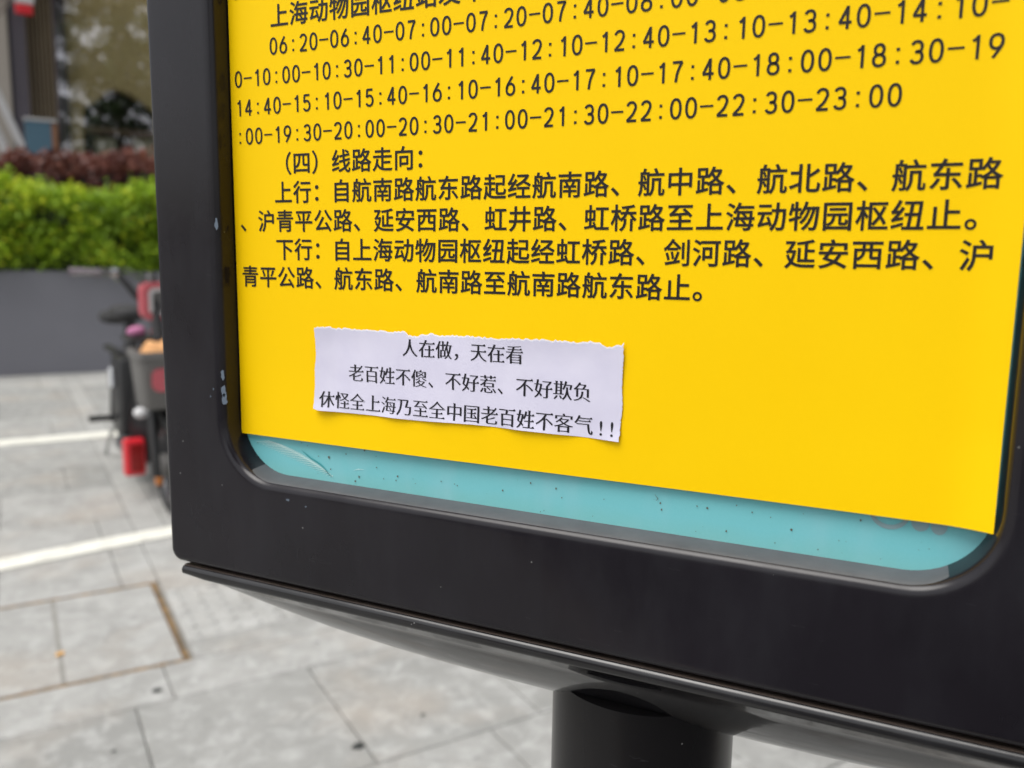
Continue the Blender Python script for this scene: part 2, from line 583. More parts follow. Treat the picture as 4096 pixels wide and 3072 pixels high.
# two off-white stripes laid over the slabs
bm = bmesh.new()
def stripe(pts, w0, w1):
    L, Rr = [], []
    for i, (u, w) in enumerate(pts):
        L.append(bm.verts.new((u, w - w0, .004))); Rr.append(bm.verts.new((u, w + w1, .004)))
    for i in range(len(pts) - 1):
        bm.faces.new((L[i], L[i + 1], Rr[i + 1], Rr[i]))
stripe([(-2.5, 2.60), (-1.2, 2.81), (-.19, 3.00), (.10, 3.062), (.42, 3.122), (.75, 3.18), (2.5, 3.5)], .066, .066)
stripe([(-3.0, 5.30), (-.2, 5.308), (.30, 5.315), (2.8, 5.33)], .09, .09)
ln = from_bm('pale_stripe', bm, M_LINE)
ln.rotation_euler.z = GA
tag(ln, kind='structure')

# paved access cover in a rusty frame
cov = empty('access_cover', gw(-.19, 2.255, 0), GA)
tag(cov, 'paved access cover in the pavement with a rust stained rim', 'manhole cover')
bm = bmesh.new()
hx, hy, k = .4735, .327, .016
for x0, x1, y0, y1 in ((-hx, hx, -hy, -hy + k), (-hx, hx, hy - k, hy), (-hx, -hx + k, -hy + k, hy - k), (hx - k, hx, -hy + k, hy - k)):
    box(bm, x0, x1, y0, y1, -.017, -.001)
for sx in (1,):
    box(bm, hx - .075, hx - k, hy - .075 + .01, hy - k, -.017, -.0012)
from_bm('rim', bm, M_RUST, cov)
bm = bmesh.new()
tl = bm.faces.layers.float.new('tone')
for x0, x1, t in ((-hx + k, -.15, .6), (-.146, .16, .66), (.164, hx - k, .72)):
    slab(x0, x1, -hy + k, hy - k, t, .002, .016)
for f_ in list(bm.faces):
    pass
from_bm('infill_slab', bm, M_PAVE, cov)
bm = bmesh.new()
for x in (-.148, .162):
    box(bm, x - .006, x + .006, -hy + k + .001, hy - k - .001, -.0165, .0006)
from_bm('joint_strip', bm, M_JOINT, cov)

bm = bmesh.new()
vs = [bm.verts.new((.010 * math.cos(t) * (1 + .3 * math.sin(2 * t)), .016 * math.sin(t), .003 + .003 * math.sin(3 * t))) for t in (2 * math.pi * k_ / 16 for k_ in range(16))]
bm.faces.new(vs)
lf = from_bm('fallen_leaf', bm, M_DRYLEAF)
lf.location = gw(-.028, 2.13, .0015); lf.rotation_euler.z = 1.0
tag(lf, 'tiny dry orange leaf lying on the joint of the access cover', 'leaf')

# ------------------------------------------------------------------ sign
ADV = 0.0105                             # advance of one printed character
SZ = 1.1 + 4.02426 * ADV                 # z of the text origin
IX0, IX1, IZ0, IZ1 = -0.0034, 0.3112, 0.9999, 1.84      # opening of the frame at the panel
FX0, FX1, FZ0, FZ1 = -0.0422, 0.4128, 0.9515, 1.90      # outside of the frame
FY = -0.0105                             # front of the frame
PX, PY, PR = 0.1855, 0.045, 0.0402        # post

sign = empty('bus_stop_sign', (PX, PY, 0))
tag(sign, 'charcoal framed bus stop sign board on a round post', 'bus stop sign')
OFF = Vector((-PX, -PY, 0))


def rrect(x0, x1, z0, z1, r, y, nc=14):
    pts = []
    for cx, cz, a0 in ((x0 + r, z0 + r, math.pi), (x1 - r, z0 + r, 1.5 * math.pi), (x1 - r, z1 - r, 0), (x0 + r, z1 - r, .5 * math.pi)):
        for k in range(nc + 1):
            a = a0 + .5 * math.pi * k / nc
            pts.append(Vector((cx + r * math.cos(a), y, cz + r * math.sin(a))))
    return pts


def loops(bm, L, close=False, flip=False):
    V = [[bm.verts.new(p + OFF) for p in l] for l in L]
    for a, b in zip(V[:-1], V[1:]):
        m = len(a)
        for i in range(m):
            q = (a[i], a[(i + 1) % m], b[(i + 1) % m], b[i])
            bm.faces.new(q[::-1] if flip else q)
    return V


bm = bmesh.new()
L = []
L.append(rrect(FX0 + .003, FX1 - .003, FZ0 + .003, FZ1 - .003, .004, .092))
L.append(rrect(FX0, FX1, FZ0, FZ1, .006, .089))
L.append(rrect(FX0, FX1, FZ0, FZ1, .006, FY + .0042))
for a in (15, 30, 45, 60, 75, 90):       # outer rounding
    r_ = .003
    e = r_ * (1 - math.cos(R(a)))
    L.append(rrect(FX0 + e, FX1 - e, FZ0 + e, FZ1 - e, .006 - e * .5, FY + r_ - r_ * math.sin(R(a))))
L.append(rrect(FX0 + .0045, FX1 - .0045, FZ0 + .0045, FZ1 - .0045, .0045, FY))
rb = .0044                                # inner rounding
def inner(e, y): return rrect(IX0 - e, IX1 + e, IZ0 - e, IZ1 + e, .026 + e, y)
L.append(inner(rb + .0022, FY))
L.append(inner(rb + .0006, FY + .00015))
for a in range(0, 91, 10):
    L.append(inner(rb * (1 - math.sin(R(a))) + .0009, FY + .00015 + rb * (1 - math.cos(R(a)))))
L.append(inner(.0007, FY + rb + .0012))
L.append(inner(.0001, .0025))
L.append(inner(.0, .004))
loops(bm, L, flip=True)
bmesh.ops.recalc_face_normals(bm, faces=bm.faces)
for v in bm.verts:                      # the side bulges out a little towards the top
    if v.co.x + PX < -.03: v.co.x -= .0115 * min(.45, max(0, v.co.z - .957))
# paint chips on the left lip and lower bar
def chip(x, z, rx, rz, y):
    vs = [bm.verts.new(Vector((x + rx * math.cos(t) * random.uniform(.55, 1.2), y, z + rz * math.sin(t) * random.uniform(.7, 1.1))) + OFF)
          for t in (-2 * math.pi * k / 14 for k in range(14))]
    bm.faces.new(vs).material_index = 1
for x, z, rx, rz in ((-.0042, 1.047, .0013, .0030), (-.0038, 1.0395, .0015, .0028), (-.0035, 1.0355, .0017, .0032), (-.0050, 1.116, .0012, .0030),
                     (.0330, .9925, .0012, .0006), (.0432, .9908, .0006, .0004), (-.0095, 1.040, .0004, .0006), (-.0114, 1.0365, .0003, .0006)):
    chip(x, z, rx, rz, FY - .0001 if x < -.008 or z < 1.0 else FY + .0007)
fr = from_bm('frame', bm, [M_FRAME, M_CHIP], sign)
sharp(fr, 50)

# teal panel behind the sheet, its dirt, dried glue and the feet of older lettering
bm = bmesh.new()
PYB = .0025
box(bm, IX0 - .004 - PX, IX1 + .004 - PX, PYB - PY, PYB + .004 - PY, IZ0 - .004, IZ1 + .004)
def flat(pts, mi, y=PYB - .0003):
    bm.faces.new([bm.verts.new(Vector((x, y, z)) + OFF) for x, z in pts]).material_index = mi
def ribbon(pts, w, mi, y=PYB - .0003):
    P = [Vector((x, 0, z)) for x, z in pts]
    A, B = [], []
    for i, p in enumerate(P):
        d = (P[min(i + 1, len(P) - 1)] - P[max(i - 1, 0)]).normalized()
        nn = Vector((-d.z, 0, d.x))
        ww = w * (1 - abs(2 * i / (len(P) - 1) - 1) ** 3 * .8)
        A.append(bm.verts.new(p + nn * ww / 2 + Vector((0, y, 0)) + OFF)); B.append(bm.verts.new(p - nn * ww / 2 + Vector((0, y, 0)) + OFF))
    for i in range(len(P) - 1):
        bm.faces.new((A[i], A[i + 1], B[i + 1], B[i])).material_index = mi
rnd = random.Random(3)
for _ in range(58):
    x, z = rnd.uniform(.0, .305), rnd.uniform(1.0005, 1.0172)
    r0 = rnd.choice((.00013, .00016, .00022, .0003, .0004)) * rnd.uniform(.7, 1.15)
    if x < .08: r0 *= 1.25
    flat([(x + r0 * math.cos(t) * rnd.uniform(.5, 1.2), z + r0 * math.sin(t) * rnd.uniform(.7, 1.5)) for t in (2 * math.pi * k / 8 for k in range(8))], 1)
for i in range(24):                      # fan of dried glue ridges
    t = i / 23
    a = (.018 + .030 * t + .004 * math.sin(3 * t), 1.0150 - .0125 * t ** 1.2 - .0006)
    b = (.0035 + .043 * t, 1.0140 - .0118 * t)
    ribbon([b, ((a[0] + b[0]) / 2 + .001, (a[1] + b[1]) / 2 + .0009), a], .00042, 2)
ribbon(spline([(.031, 0, 1.0128), (.036, 0, 1.0098), (.0425, 0, 1.0068), (.0475, 0, 1.0022)], 6) and [(p.x, p.z) for p in spline([(.031, 0, 1.0128), (.036, 0, 1.0098), (.0425, 0, 1.0068), (.0475, 0, 1.0022)], 6)], .0007, 3)
ribbon([(.060, 1.0068), (.063, 1.0077), (.066, 1.0078)], .0003, 2)
ribbon([(.199, 1.0144), (.2003, 1.0128), (.1995, 1.0118)], .0003, 1)
ribbon([(.1985, 1.0122), (.2005, 1.0126)], .0002, 1)
# feet of the older grey lettering under the sheet edge
ribbon([(.2802 + .0062 * math.cos(t), 1.0205 + .0066 * math.sin(t)) for t in [math.pi + math.pi * k / 16 for k in range(17)]], .0016, 4, PYB - .0002)
flat([(.2897 + .0028 * math.cos(t), 1.0168 + .0030 * math.sin(t)) for t in [math.pi * 2 * k / 16 for k in range(16)]], 4, PYB - .0002)
flat([(.2953 + .0025 * math.cos(t), 1.0165 + .0031 * math.sin(t)) for t in [math.pi * 2 * k / 16 for k in range(16)]], 4, PYB - .0002)
bmesh.ops.recalc_face_normals(bm, faces=bm.faces)
from_bm('backing_panel', bm, [M_TEAL, M_SPECK, M_GLUE, M_DARKTEAL, M_GHOST], sign)

# boat-shaped underside with a rounded upper edge
bm = bmesh.new()
HX0, HX1 = -0.0345, 0.4055
HC, HL = (HX0 + HX1) / 2, (HX1 - HX0) / 2
HW, HD, HZ = .0518, .0360, .9436
NS, NT = 72, 22
rws = []
for i in range(NS + 1):
    s_ = -math.cos(math.pi * i / NS)
    x = HC + HL * s_
    g_ = max(0.0, 1 - abs(s_) ** 2.7)
    tp = min(1.0, .8 + (1 - abs(s_)) * HL / .07)      # the rounded edge thins out at the tips
    dd = HD * g_ ** .4
    bead = .0042
    row = []
    # profile: back bead top -> hull -> front bead top
    prof = []
    for k in range(NT + 1):
        q_ = -1 + 2 * k / NT
        prof.append((PY + HW * q_, HZ - dd * (1 - abs(q_) ** 2.2)))
    T_ = HZ + .0064
    front = [(.000, T_ - .0005), (-.0060, T_ - .0002), (-.0072, T_)] + [(-.0076 - .0030 * math.sin(R(q_)), T_ - .0030 * (1 - math.cos(R(q_)))) for q_ in range(10, 91, 10)]
    front += [(-.0106, T_ - .0040), (-.0101, T_ - .0052), (-.0090, T_ - .0060), (-.0078, T_ - .0064)]
    back = [(2 * PY - y, z) for y, z in reversed(front)]
    e = 1.0 if g_ > .02 else .55 + 22.5 * g_
    full = front + prof + back
    row = []
    for y, z in full:
        if z >= HZ: z = T_ - (T_ - z) * tp
        else: z = z + .0064 * (1 - tp)
        row.append(bm.verts.new(Vector((x, y, z)) + OFF))
    rws.append(row)
for a, b in zip(rws[:-1], rws[1:]):
    for k in range(len(a) - 1):
        f = bm.faces.new((a[k], b[k], b[k + 1], a[k + 1]))
        if k < 16 or k > len(a) - 17: f.material_index = 1
    bm.faces.new((a[-1], b[-1], b[0], a[0])).material_index = 1
bm.faces.new(rws[0]); bm.faces.new(rws[-1][::-1])
bmesh.ops.recalc_face_normals(bm, faces=bm.faces)
hull = from_bm('bottom_cap', bm, [M_HULL, M_TRIM], sign)
sharp(hull, 60)

# recessed neck between frame and cap
bm = bmesh.new()
box(bm, FX0 + .010 - PX, FX1 - .010 - PX, .001 - PY, .086 - PY, HZ + .004, FZ0 + .004)
from_bm('neck', bm, M_BLACKPL, sign)

bm = bmesh.new()
tube(bm, [(0, 0, 0), (0, 0, .5), (0, 0, HZ - .022)], PR, 64)
post = from_bm('post', bm, M_POST, sign); sharp(post, 50)
bm = bmesh.new()
tube(bm, [(0, 0, .0005), (0, 0, .012)], .11, 48)
for k in range(4):
    a = R(45 + 90 * k)
    tube(bm, [(.085 * math.cos(a), .085 * math.sin(a), .011), (.085 * math.cos(a), .085 * math.sin(a), .024)], .011, 6)
bp = from_bm('base_plate', bm, M_POST, sign); sharp(bp, 40)

# ------------------------------------------------------------------ lettering
_GL = {}


def outline(ch):
    """closed polylines of one character of Blender's built-in font, one em tall"""
    c = bpy.data.curves.new('t', 'FONT')
    c.body = ch
    o = bpy.data.objects.new('t', c)
    COL.objects.link(o)
    dg = bpy.context.evaluated_depsgraph_get()
    dg.update()
    cu = o.evaluated_get(dg).to_curve(dg)
    polys = []
    for sp in cu.splines:
        pts = []
        if sp.type == 'BEZIER':
            bp_ = sp.bezier_points
            for i in range(len(bp_)):
                a, b = bp_[i], bp_[(i + 1) % len(bp_)]
                p0, p1, p2, p3 = a.co, a.handle_right, b.handle_left, b.co
                straight = ((p1 - p0).cross(p3 - p0)).length < 1e-5 and ((p2 - p0).cross(p3 - p0)).length < 1e-5
                nn = 1 if straight else 5
                for k in range(nn):
                    t = k / nn
                    q = p0 * (1 - t) ** 3 + p1 * 3 * t * (1 - t) ** 2 + p2 * 3 * t * t * (1 - t) + p3 * t ** 3
                    pts.append((q.x, q.y))
        else:
            pts = [(p.co[0], p.co[1]) for p in sp.points]
        cl = []
        for p in pts:
            if not cl or math.hypot(p[0] - cl[-1][0], p[1] - cl[-1][1]) > 1e-4: cl.append(p)
        if len(cl) > 1 and math.hypot(cl[0][0] - cl[-1][0], cl[0][1] - cl[-1][1]) < 1e-4: cl.pop()
        if len(cl) > 2: polys.append(cl)
    o.evaluated_get(dg).to_curve_clear()
    bpy.data.objects.remove(o)
    bpy.data.curves.remove(c)
    return polys


def embolden(polys, gx, gy):
    """move every stroke edge outwards by gx across verticals and gy across horizontals"""
    area = 0
    for p in polys:
        for i in range(len(p)):
            a, b = p[i], p[(i + 1) % len(p)]
            area += a[0] * b[1] - a[1] * b[0]
    sg = 1 if area > 0 else -1
    out = []
    for p in polys:
        q = []
        n_ = len(p)
        for i in range(n_):
            a, b, c = p[i - 1], p[i], p[(i + 1) % n_]
            def nrm(s, e):
                dx, dy = e[0] - s[0], e[1] - s[1]
                l = math.hypot(dx, dy) or 1
                return (sg * dy / l, -sg * dx / l)
            n1, n2 = nrm(a, b), nrm(b, c)
            o1 = gx * n1[0] ** 2 + gy * n1[1] ** 2
            o2 = gx * n2[0] ** 2 + gy * n2[1] ** 2
            det = n1[0] * n2[1] - n1[1] * n2[0]
            if abs(det) > .35:
                x = (o1 * n2[1] - o2 * n1[1]) / det
                y = (n1[0] * o2 - n2[0] * o1) / det
            else:
                x, y = (n1[0] * o1 + n2[0] * o2) / 2, (n1[1] * o1 + n2[1] * o2) / 2
            q.append((b[0] + x, b[1] + y))
        out.append(q)
    return out


def filled(polys):
    c = bpy.data.curves.new('t', 'CURVE')
    c.dimensions = '2D'
    c.fill_mode = 'BOTH'
    for p in polys:
        sp = c.splines.new('POLY')
        sp.points.add(len(p) - 1)
        for pt, q in zip(sp.points, p): pt.co = (q[0], q[1], 0, 1)
        sp.use_cyclic_u = True
    o = bpy.data.objects.new('t', c)
    COL.objects.link(o)
    dg = bpy.context.evaluated_depsgraph_get()
    dg.update()
    ev = o.evaluated_get(dg)
    me = ev.to_mesh()
    V = [(v.co.x, v.co.y) for v in me.vertices]
    F = [tuple(p.vertices) for p in me.polygons]
    ev.to_mesh_clear()
    bpy.data.objects.remove(o)
    bpy.data.curves.remove(c)
    return V, F


def rimmed(G, inner_, outer_):
    """fill plus a rim of quads from one set of outlines to the bolder one"""
    V, F = list(G[0]), list(G[1])
    for p, q in zip(inner_, outer_):
        k = len(V); m = len(p)
        V += list(p) + list(q)
        F += [(k + i, k + (i + 1) % m, k + m + (i + 1) % m, k + m + i) for i in range(m)]
    return V, F


def serifs(G, polys):
    """book-face feet: a wedge on the right end of bars, a tick on the head of stems"""
    V, F = list(G[0]), list(G[1])
    for p in polys:
        m = len(p)
        for i in range(m):
            a, b, c, d = p[i - 1], p[i], p[(i + 1) % m], p[(i + 2) % m]
            e0, e1, e2 = (b[0] - a[0], b[1] - a[1]), (c[0] - b[0], c[1] - b[1]), (d[0] - c[0], d[1] - c[1])
            l0, l1, l2 = (math.hypot(*e) for e in (e0, e1, e2))
            if min(l0, l1, l2) < 1e-4 or l1 > .11 or min(l0, l2) < .10: continue
            k = len(V)
            if abs(e1[0]) < .3 * l1 and abs(e0[1]) < .12 * l0 and abs(e2[1]) < .12 * l2 and e0[0] * e2[0] < 0:
                # end of a bar; on the right if the bar lies to its left
                if a[0] < b[0] and d[0] < c[0]:
                    x, yt = max(b[0], c[0]), max(b[1], c[1])
                    V += [(x - .125, yt - .004), (x + .022, yt - .006), (x - .036, yt + .062)]
                    F.append((k, k + 1, k + 2))
            elif abs(e1[1]) < .3 * l1 and abs(e0[0]) < .12 * l0 and abs(e2[0]) < .12 * l2 and e0[1] * e2[1] < 0:
                if a[1] < b[1] and d[1] < c[1]:
                    x0, x1, yt = min(b[0], c[0]), max(b[0], c[0]), max(b[1], c[1])
                    V += [(x0 - .045, yt + .014), (x0 + .002, yt - .075), (x1 + .026, yt - .045), (x1 + .022, yt - .008)]
                    F.append((k, k + 1, k + 2, k + 3))
    return V, F


def _arc(cx, cy, rx, ry, a0, a1, n_=20, pw=.9):
    f = lambda t: math.copysign(abs(t) ** pw, t)
    return [(cx + rx * f(math.cos(R(a0 + (a1 - a0) * i / n_))), cy + ry * f(math.sin(R(a0 + (a1 - a0) * i / n_)))) for i in range(n_ + 1)]


def _crv(*p):
    return [(q.x, q.y) for q in spline([(x, y, 0) for x, y in p], 6)]


# narrow single-weight numerals, half an em wide
STROKES = {
    '0': [_arc(0, 0, .158, .312, 0, 360, 40)],
    '1': [[(.045, -.345), (.045, .345)], _crv((.045, .31), (-.01, .235), (-.095, .185))],
    '2': [_arc(0, .142, .150, .172, 165, -8, 20) + _crv((.138, .09), (.06, -.08), (-.06, -.21), (-.158, -.312)), [(-.172, -.312), (.180, -.312)]],
    '3': [_arc(-.005, .158, .138, .155, 160, -90, 22), _arc(-.005, -.145, .155, .168, 90, -160, 22), [(-.055, .010), (.0, .010)]],
    '4': [[(.062, .345), (.062, -.345)], [(.062, .325), (-.168, -.150)], [(-.185, -.150), (.185, -.150)]],
    '5': [[(.150, .312), (-.112, .312)], [(-.108, .33), (-.135, .02)], _crv((-.135, .02), (-.06, .075), (.03, .08)) + _arc(-.005, -.118, .158, .196, 78, -155, 22)],
    '6': [_arc(0, -.118, .158, .196, 0, 360, 36), _crv((.075, .34), (-.02, .20), (-.115, .04), (-.152, -.10))],
    '7': [[(-.168, .312), (.172, .312)], _crv((.155, .312), (.06, .12), (-.01, -.10), (-.045, -.345))],
    '8': [_arc(0, .165, .128, .148, 0, 360, 32), _arc(0, -.150, .158, .165, 0, 360, 36)],
}
STROKES['9'] = [[(-x, -y) for x, y in p] for p in STROKES['6']]


def stroked(ch, w=.089):
    V, F = [], []
    for p in STROKES[ch]:
        m = len(p)
        closed = math.hypot(p[0][0] - p[-1][0], p[0][1] - p[-1][1]) < 1e-6
        k = len(V)
        for i in range(m):
            a = p[i - 1] if i else (p[-2] if closed else p[0])
            b = p[i + 1] if i < m - 1 else (p[1] if closed else p[-1])
            dx, dy = b[0] - a[0], b[1] - a[1]
            l = math.hypot(dx, dy) or 1
            nx, ny = -dy / l * w / 2, dx / l * w / 2
            V += [(p[i][0] + nx, p[i][1] + ny), (p[i][0] - nx, p[i][1] - ny)]
        F += [(k + 2 * i, k + 2 * i + 1, k + 2 * i + 3, k + 2 * i + 2) for i in range(m - 1)]
    return V, F


def rect_glyph(rects):
    V, F = [], []
    for x0, x1, y0, y1 in rects:
        k = len(V)
        V += [(x0, y0), (x1, y0), (x1, y1), (x0, y1)]
        F.append((k, k + 1, k + 2, k + 3))
    return V, F


def glyph(ch, style):
    """vertices (centre of the cell at 0,0) and faces in em"""
    key = (ch, style)
    if key in _GL: return _GL[key]
    if ch in STROKES:
        G = stroked(ch)
    elif ch == ':':
        G = rect_glyph([(-.048, .048, -.30, -.205), (-.048, .048, .08, .175)])
    elif ch == '-':
        G = rect_glyph([(-.225, .225, -.010, .056)])
    elif ch == '!':
        P = outline(ch)
        xs = [x for p in P for x, y in p]
        P = [[((x - (min(xs) + max(xs)) / 2) * 1.1, y - .345) for x, y in p] for p in P]
        G = filled(P)
    else:
        P = [[(x - .5, y - .375) for x, y in p] for p in outline(ch)]
        gx, gy = {'hei': (.0140, .0130), 'song': (.016, .0)}[style]
        base = embolden(P, 0, -.0125) if style == 'song' else P
        G = rimmed(filled(base), base, embolden(base, gx, gy))
        if style == 'song': G = serifs(G, base)
    _GL[key] = G
    return G




def text_row(name, chars, em, origin, surf, m, parent, style, xs=1.0):
    """chars: list of (character, x centre, y centre) in metres on the sheet"""
    V, F = [], []
    for ch, cx, cy in chars:
        gv, gf = glyph(ch, style)
        k = len(V)
        for x, y in gv:
            X, Z = cx + x * em * xs, cy + y * em
            V.append(Vector((X, surf(X, Z), Z)) - origin)
        F += [tuple(i + k for i in f) for f in gf]
    me = bpy.data.meshes.new(name)
    me.from_pydata([tuple(v) for v in V], [], F)
    me.update()
    # all faces towards the reader (-y)
    b = bmesh.new(); b.from_mesh(me)
    b.normal_update()
    for f in b.faces:
        if f.normal.y > 0: f.normal_flip()
    b.to_mesh(me); b.free()
    return link(name, me, m, parent)


# yellow notice sheet
SX0, SX1, SZ0, SZ1 = -0.0030, 0.3103, 1.0180, 1.76
EM = .972 * ADV


def sheet_y(x, z):
    y = -.0003 * math.sin(x * 31 + 1.3) * math.sin(z * 17) - .0002
    t = max(0, (x - .296) / .0143)
    y -= .0022 * t * t
    c = max(0.0, 1 - (z - SZ0) / .03)
    y -= .0006 * c * max(0, math.sin(x * 22 + .4)) + .0012 * c * t
    return y


sheet = empty('notice_sheet', (.1537, 0, SZ0))
tag(sheet, 'large yellow printed timetable sheet stuck inside the sign frame', 'notice')
SO = Vector((.1537, 0, SZ0))
bm = bmesh.new()
NX, NZ = 70, 90
gridf, gridb = [], []
for j in range(NZ + 1):
    z = SZ0 + (SZ1 - SZ0) * (j / NZ) ** 1.4
    gridf.append([bm.verts.new(Vector((SX0 + (SX1 - SX0) * i / NX, sheet_y(SX0 + (SX1 - SX0) * i / NX, z), z)) - SO) for i in range(NX + 1)])
for j in range(NZ):
    for i in range(NX):
        bm.faces.new((gridf[j][i], gridf[j][i + 1], gridf[j + 1][i + 1], gridf[j + 1][i]))
r_ = bmesh.ops.extrude_face_region(bm, geom=list(bm.faces))
for v in [g for g in r_['geom'] if isinstance(g, bmesh.types.BMVert)]:
    v.co.y += .0004
bmesh.ops.recalc_face_normals(bm, faces=bm.faces)
shm = from_bm('vinyl', bm, M_YELLOW, sheet); sharp(shm, 40)

PITCH = 1.18635 * ADV
DIGM = .514014


def cx_cjk(i, indent): return (i + .5 + (-.049 if indent else 0)) * ADV
def cx_dig(i, indent): return ((i + .5) * DIGM - .0793 + (1.9389 if indent else 0)) * ADV
def zl(line): return SZ - line * PITCH


surf_t = lambda x, z: sheet_y(x, z) - .00018
LINES = [(-6, 'd', 0, '0'), (-5, 'c', 2, '上海动物园枢纽站发车'),
         (-4, 'd', 1, '06:20-06:40-07:00-07:20-07:40-08:00-08:30-09:00-09:3'),
         (-3, 'd', 0, '0-10:00-10:30-11:00-11:40-12:10-12:40-13:10-13:40-14:10-'),
         (-2, 'd', 0, '14:40-15:10-15:40-16:10-16:40-17:10-17:40-18:00-18:30-19'),
         (-1, 'd', 0, ':00-19:30-20:00-20:30-21:00-21:30-22:00-22:30-23:00'),
         (0, 'c', 2, '（四）线路走向：'),
         (1, 'c', 2, '上行：自航南路航东路起经航南路、航中路、航北路、航东路'),
         (2, 'c', 0, '、沪青平公路、延安西路、虹井路、虹桥路至上海动物园枢纽止。'),
         (3, 'c', 2, '下行：自上海动物园枢纽起经虹桥路、剑河路、延安西路、沪'),
         (4, 'c', 0, '青平公路、航东路、航南路至航南路航东路止。')]
for line, kind, ind, s in LINES:
    if kind == 'c':
        ch = [(c, cx_cjk(i + ind, ind > 0), zl(line)) for i, c in enumerate(s)]
    else:
        ch = [(c, cx_dig(i, ind > 0), zl(line) + .0126 * ADV) for i, c in enumerate(s)]
    text_row('text_line', ch, EM, SO, surf_t, M_INK, sheet, 'hei')

# white paper slip
PAX = lambda a: a * ADV
PAZ = lambda b: SZ + b * ADV
top = [(4.08, -6.83), (4.43, -6.77), (4.76, -6.75), (5.13, -6.8), (5.65, -6.79), (6.17, -6.78), (6.84, -6.8), (7.69, -6.82), (8.6, -6.78), (8.68, -6.92), (8.97, -6.97), (9.19, -6.88), (9.78, -6.8), (10.21, -6.86), (10.64, -6.82), (11.62, -6.82), (12.65, -6.83), (13.65, -6.8), (14.33, -6.79), (14.94, -6.79), (15.56, -6.79), (16.06, -6.81), (16.48, -6.74), (16.79, -6.77), (17.06, -6.93), (17.39, -6.85), (17.65, -6.85), (17.69, -6.70)]
bot = [(3.98, -10.29), (4.28, -10.36), (6.41, -10.34), (9.2, -10.35), (10.23, -10.31), (11.66, -10.27), (13.71, -10.29), (15.97, -10.30), (17.64, -10.33)]
lft = [(4.08, -6.83), (4.12, -8.0), (4.05, -8.6), (4.06, -9.3), (3.98, -10.29)]
rgt = [(17.69, -6.70), (17.70, -7.36), (17.66, -8.2), (17.70, -9.07), (17.66, -9.6), (17.64, -10.33)]
rn2 = random.Random(11)


def interp(P, t, ax):
    for (a, b) in zip(P[:-1], P[1:]):
        if (a[ax] <= t <= b[ax]) or (b[ax] <= t <= a[ax]):
            f = (t - a[ax]) / ((b[ax] - a[ax]) or 1)
            return a[1 - ax] + (b[1 - ax] - a[1 - ax]) * f
    return P[-1][1 - ax] if abs(t - P[-1][ax]) < abs(t - P[0][ax]) else P[0][1 - ax]


slip_c = Vector((PAX(10.84), 0, PAZ(-8.55)))


def slip_y(x, z):
    s_, t_ = (x - PAX(4)) / PAX(13.7), (z - PAZ(-10.33)) / (PAZ(-6.8) - PAZ(-10.33))
    s_, t_ = min(1, max(0, s_)), min(1, max(0, t_))
    y = -.00065 - .0003 * math.sin(s_ * 19 + 2 * t_) * (.3 + .7 * abs(2 * t_ - 1)) - .0002 * math.sin(s_ * 47 + 5 * t_)
    y -= .0007 * (max(0, t_ - .7) * 3.3) ** 2 * (.45 + .55 * math.sin(s_ * 9 + 1))
    y -= .0007 * (max(0, .2 - t_) / .2) ** 2 * (.5 + .5 * math.sin(s_ * 26 + .6))
    y -= .0009 * max(0, .08 - s_) / .08
    return sheet_y(x, z) + y


slip = empty('paper_slip', slip_c)
tag(slip, 'torn white paper slip with three printed lines stuck low on the yellow sheet', 'paper slip')
bm = bmesh.new()
NX, NZ = 150, 60
g = []
jt = [rn2.uniform(-.035, .035) for _ in range(NX + 1)]
jr = [rn2.uniform(-.018, .018) for _ in range(NZ + 1)]
for i in range(NX + 1):
    s_ = i / NX
    col = []
    a0 = 4.03 + (17.68 - 4.03) * s_
    zt = interp(top, a0, 0) + jt[i]
    zb = interp(bot, a0, 0)
    for j in range(NZ + 1):
        t_ = j / NZ
        bz = zb + (zt - zb) * t_
        xl = interp(lft, bz, 1) + jr[j] * .5
        xr = interp(rgt, bz, 1) + jr[j]
        x, z = PAX(xl + (xr - xl) * s_), PAZ(bz)
        col.append(bm.verts.new(Vector((x, slip_y(x, z), z)) - slip_c))
    g.append(col)
for i in range(NX):
    for j in range(NZ):
        f = bm.faces.new((g[i][j], g[i + 1][j], g[i + 1][j + 1], g[i][j + 1]))
        if j == NZ - 1: f.material_index = 1
r_ = bmesh.ops.extrude_face_region(bm, geom=list(bm.faces))
for v in [q for q in r_['geom'] if isinstance(q, bmesh.types.BMVert)]:
    v.co.y += .00012
bmesh.ops.recalc_face_normals(bm, faces=bm.faces)
pm = from_bm('paper', bm, [M_PAPER, M_FIBRE], slip); sharp(pm, 50)
surf_s = lambda x, z: slip_y(x, z) - .00012
SA = .772
R1, R2, R3 = '人在做，天在看', '老百姓不傻、不好惹、不好欺负', '休怪全上海乃至全中国老百姓不客气'
for s, x0, y0 in ((R1, 8.79, -7.42), (R2, 6.13, -8.63), (R3, 4.66, -9.85)):
    ch = [(c, PAX(x0 + SA * i), PAZ(y0)) for i, c in enumerate(s)]
    if s is R3: ch += [('!', PAX(16.93), PAZ(-9.90)), ('!', PAX(17.35), PAZ(-9.90))]
    text_row('text_line', ch, SA * ADV * 1.0, slip_c, surf_s, M_TONER, slip, 'song')

# ------------------------------------------------------------------ planter and hedges
pl = empty('planter_box', gw(1.0, 8.95, 0), GA)
tag(pl, 'long dark grey planter wall under the lime green hedge', 'planter')
bm = bmesh.new()
box(bm, -6.5, 12.0, -.40, .75, -.02, .968, 0, .012)
from_bm('wall', bm, M_PLANTER, pl)
bm = bmesh.new()
box(bm, -6.4, 11.9, -.30, .65, .969, .99)
from_bm('soil', bm, M_LIMECORE, pl)


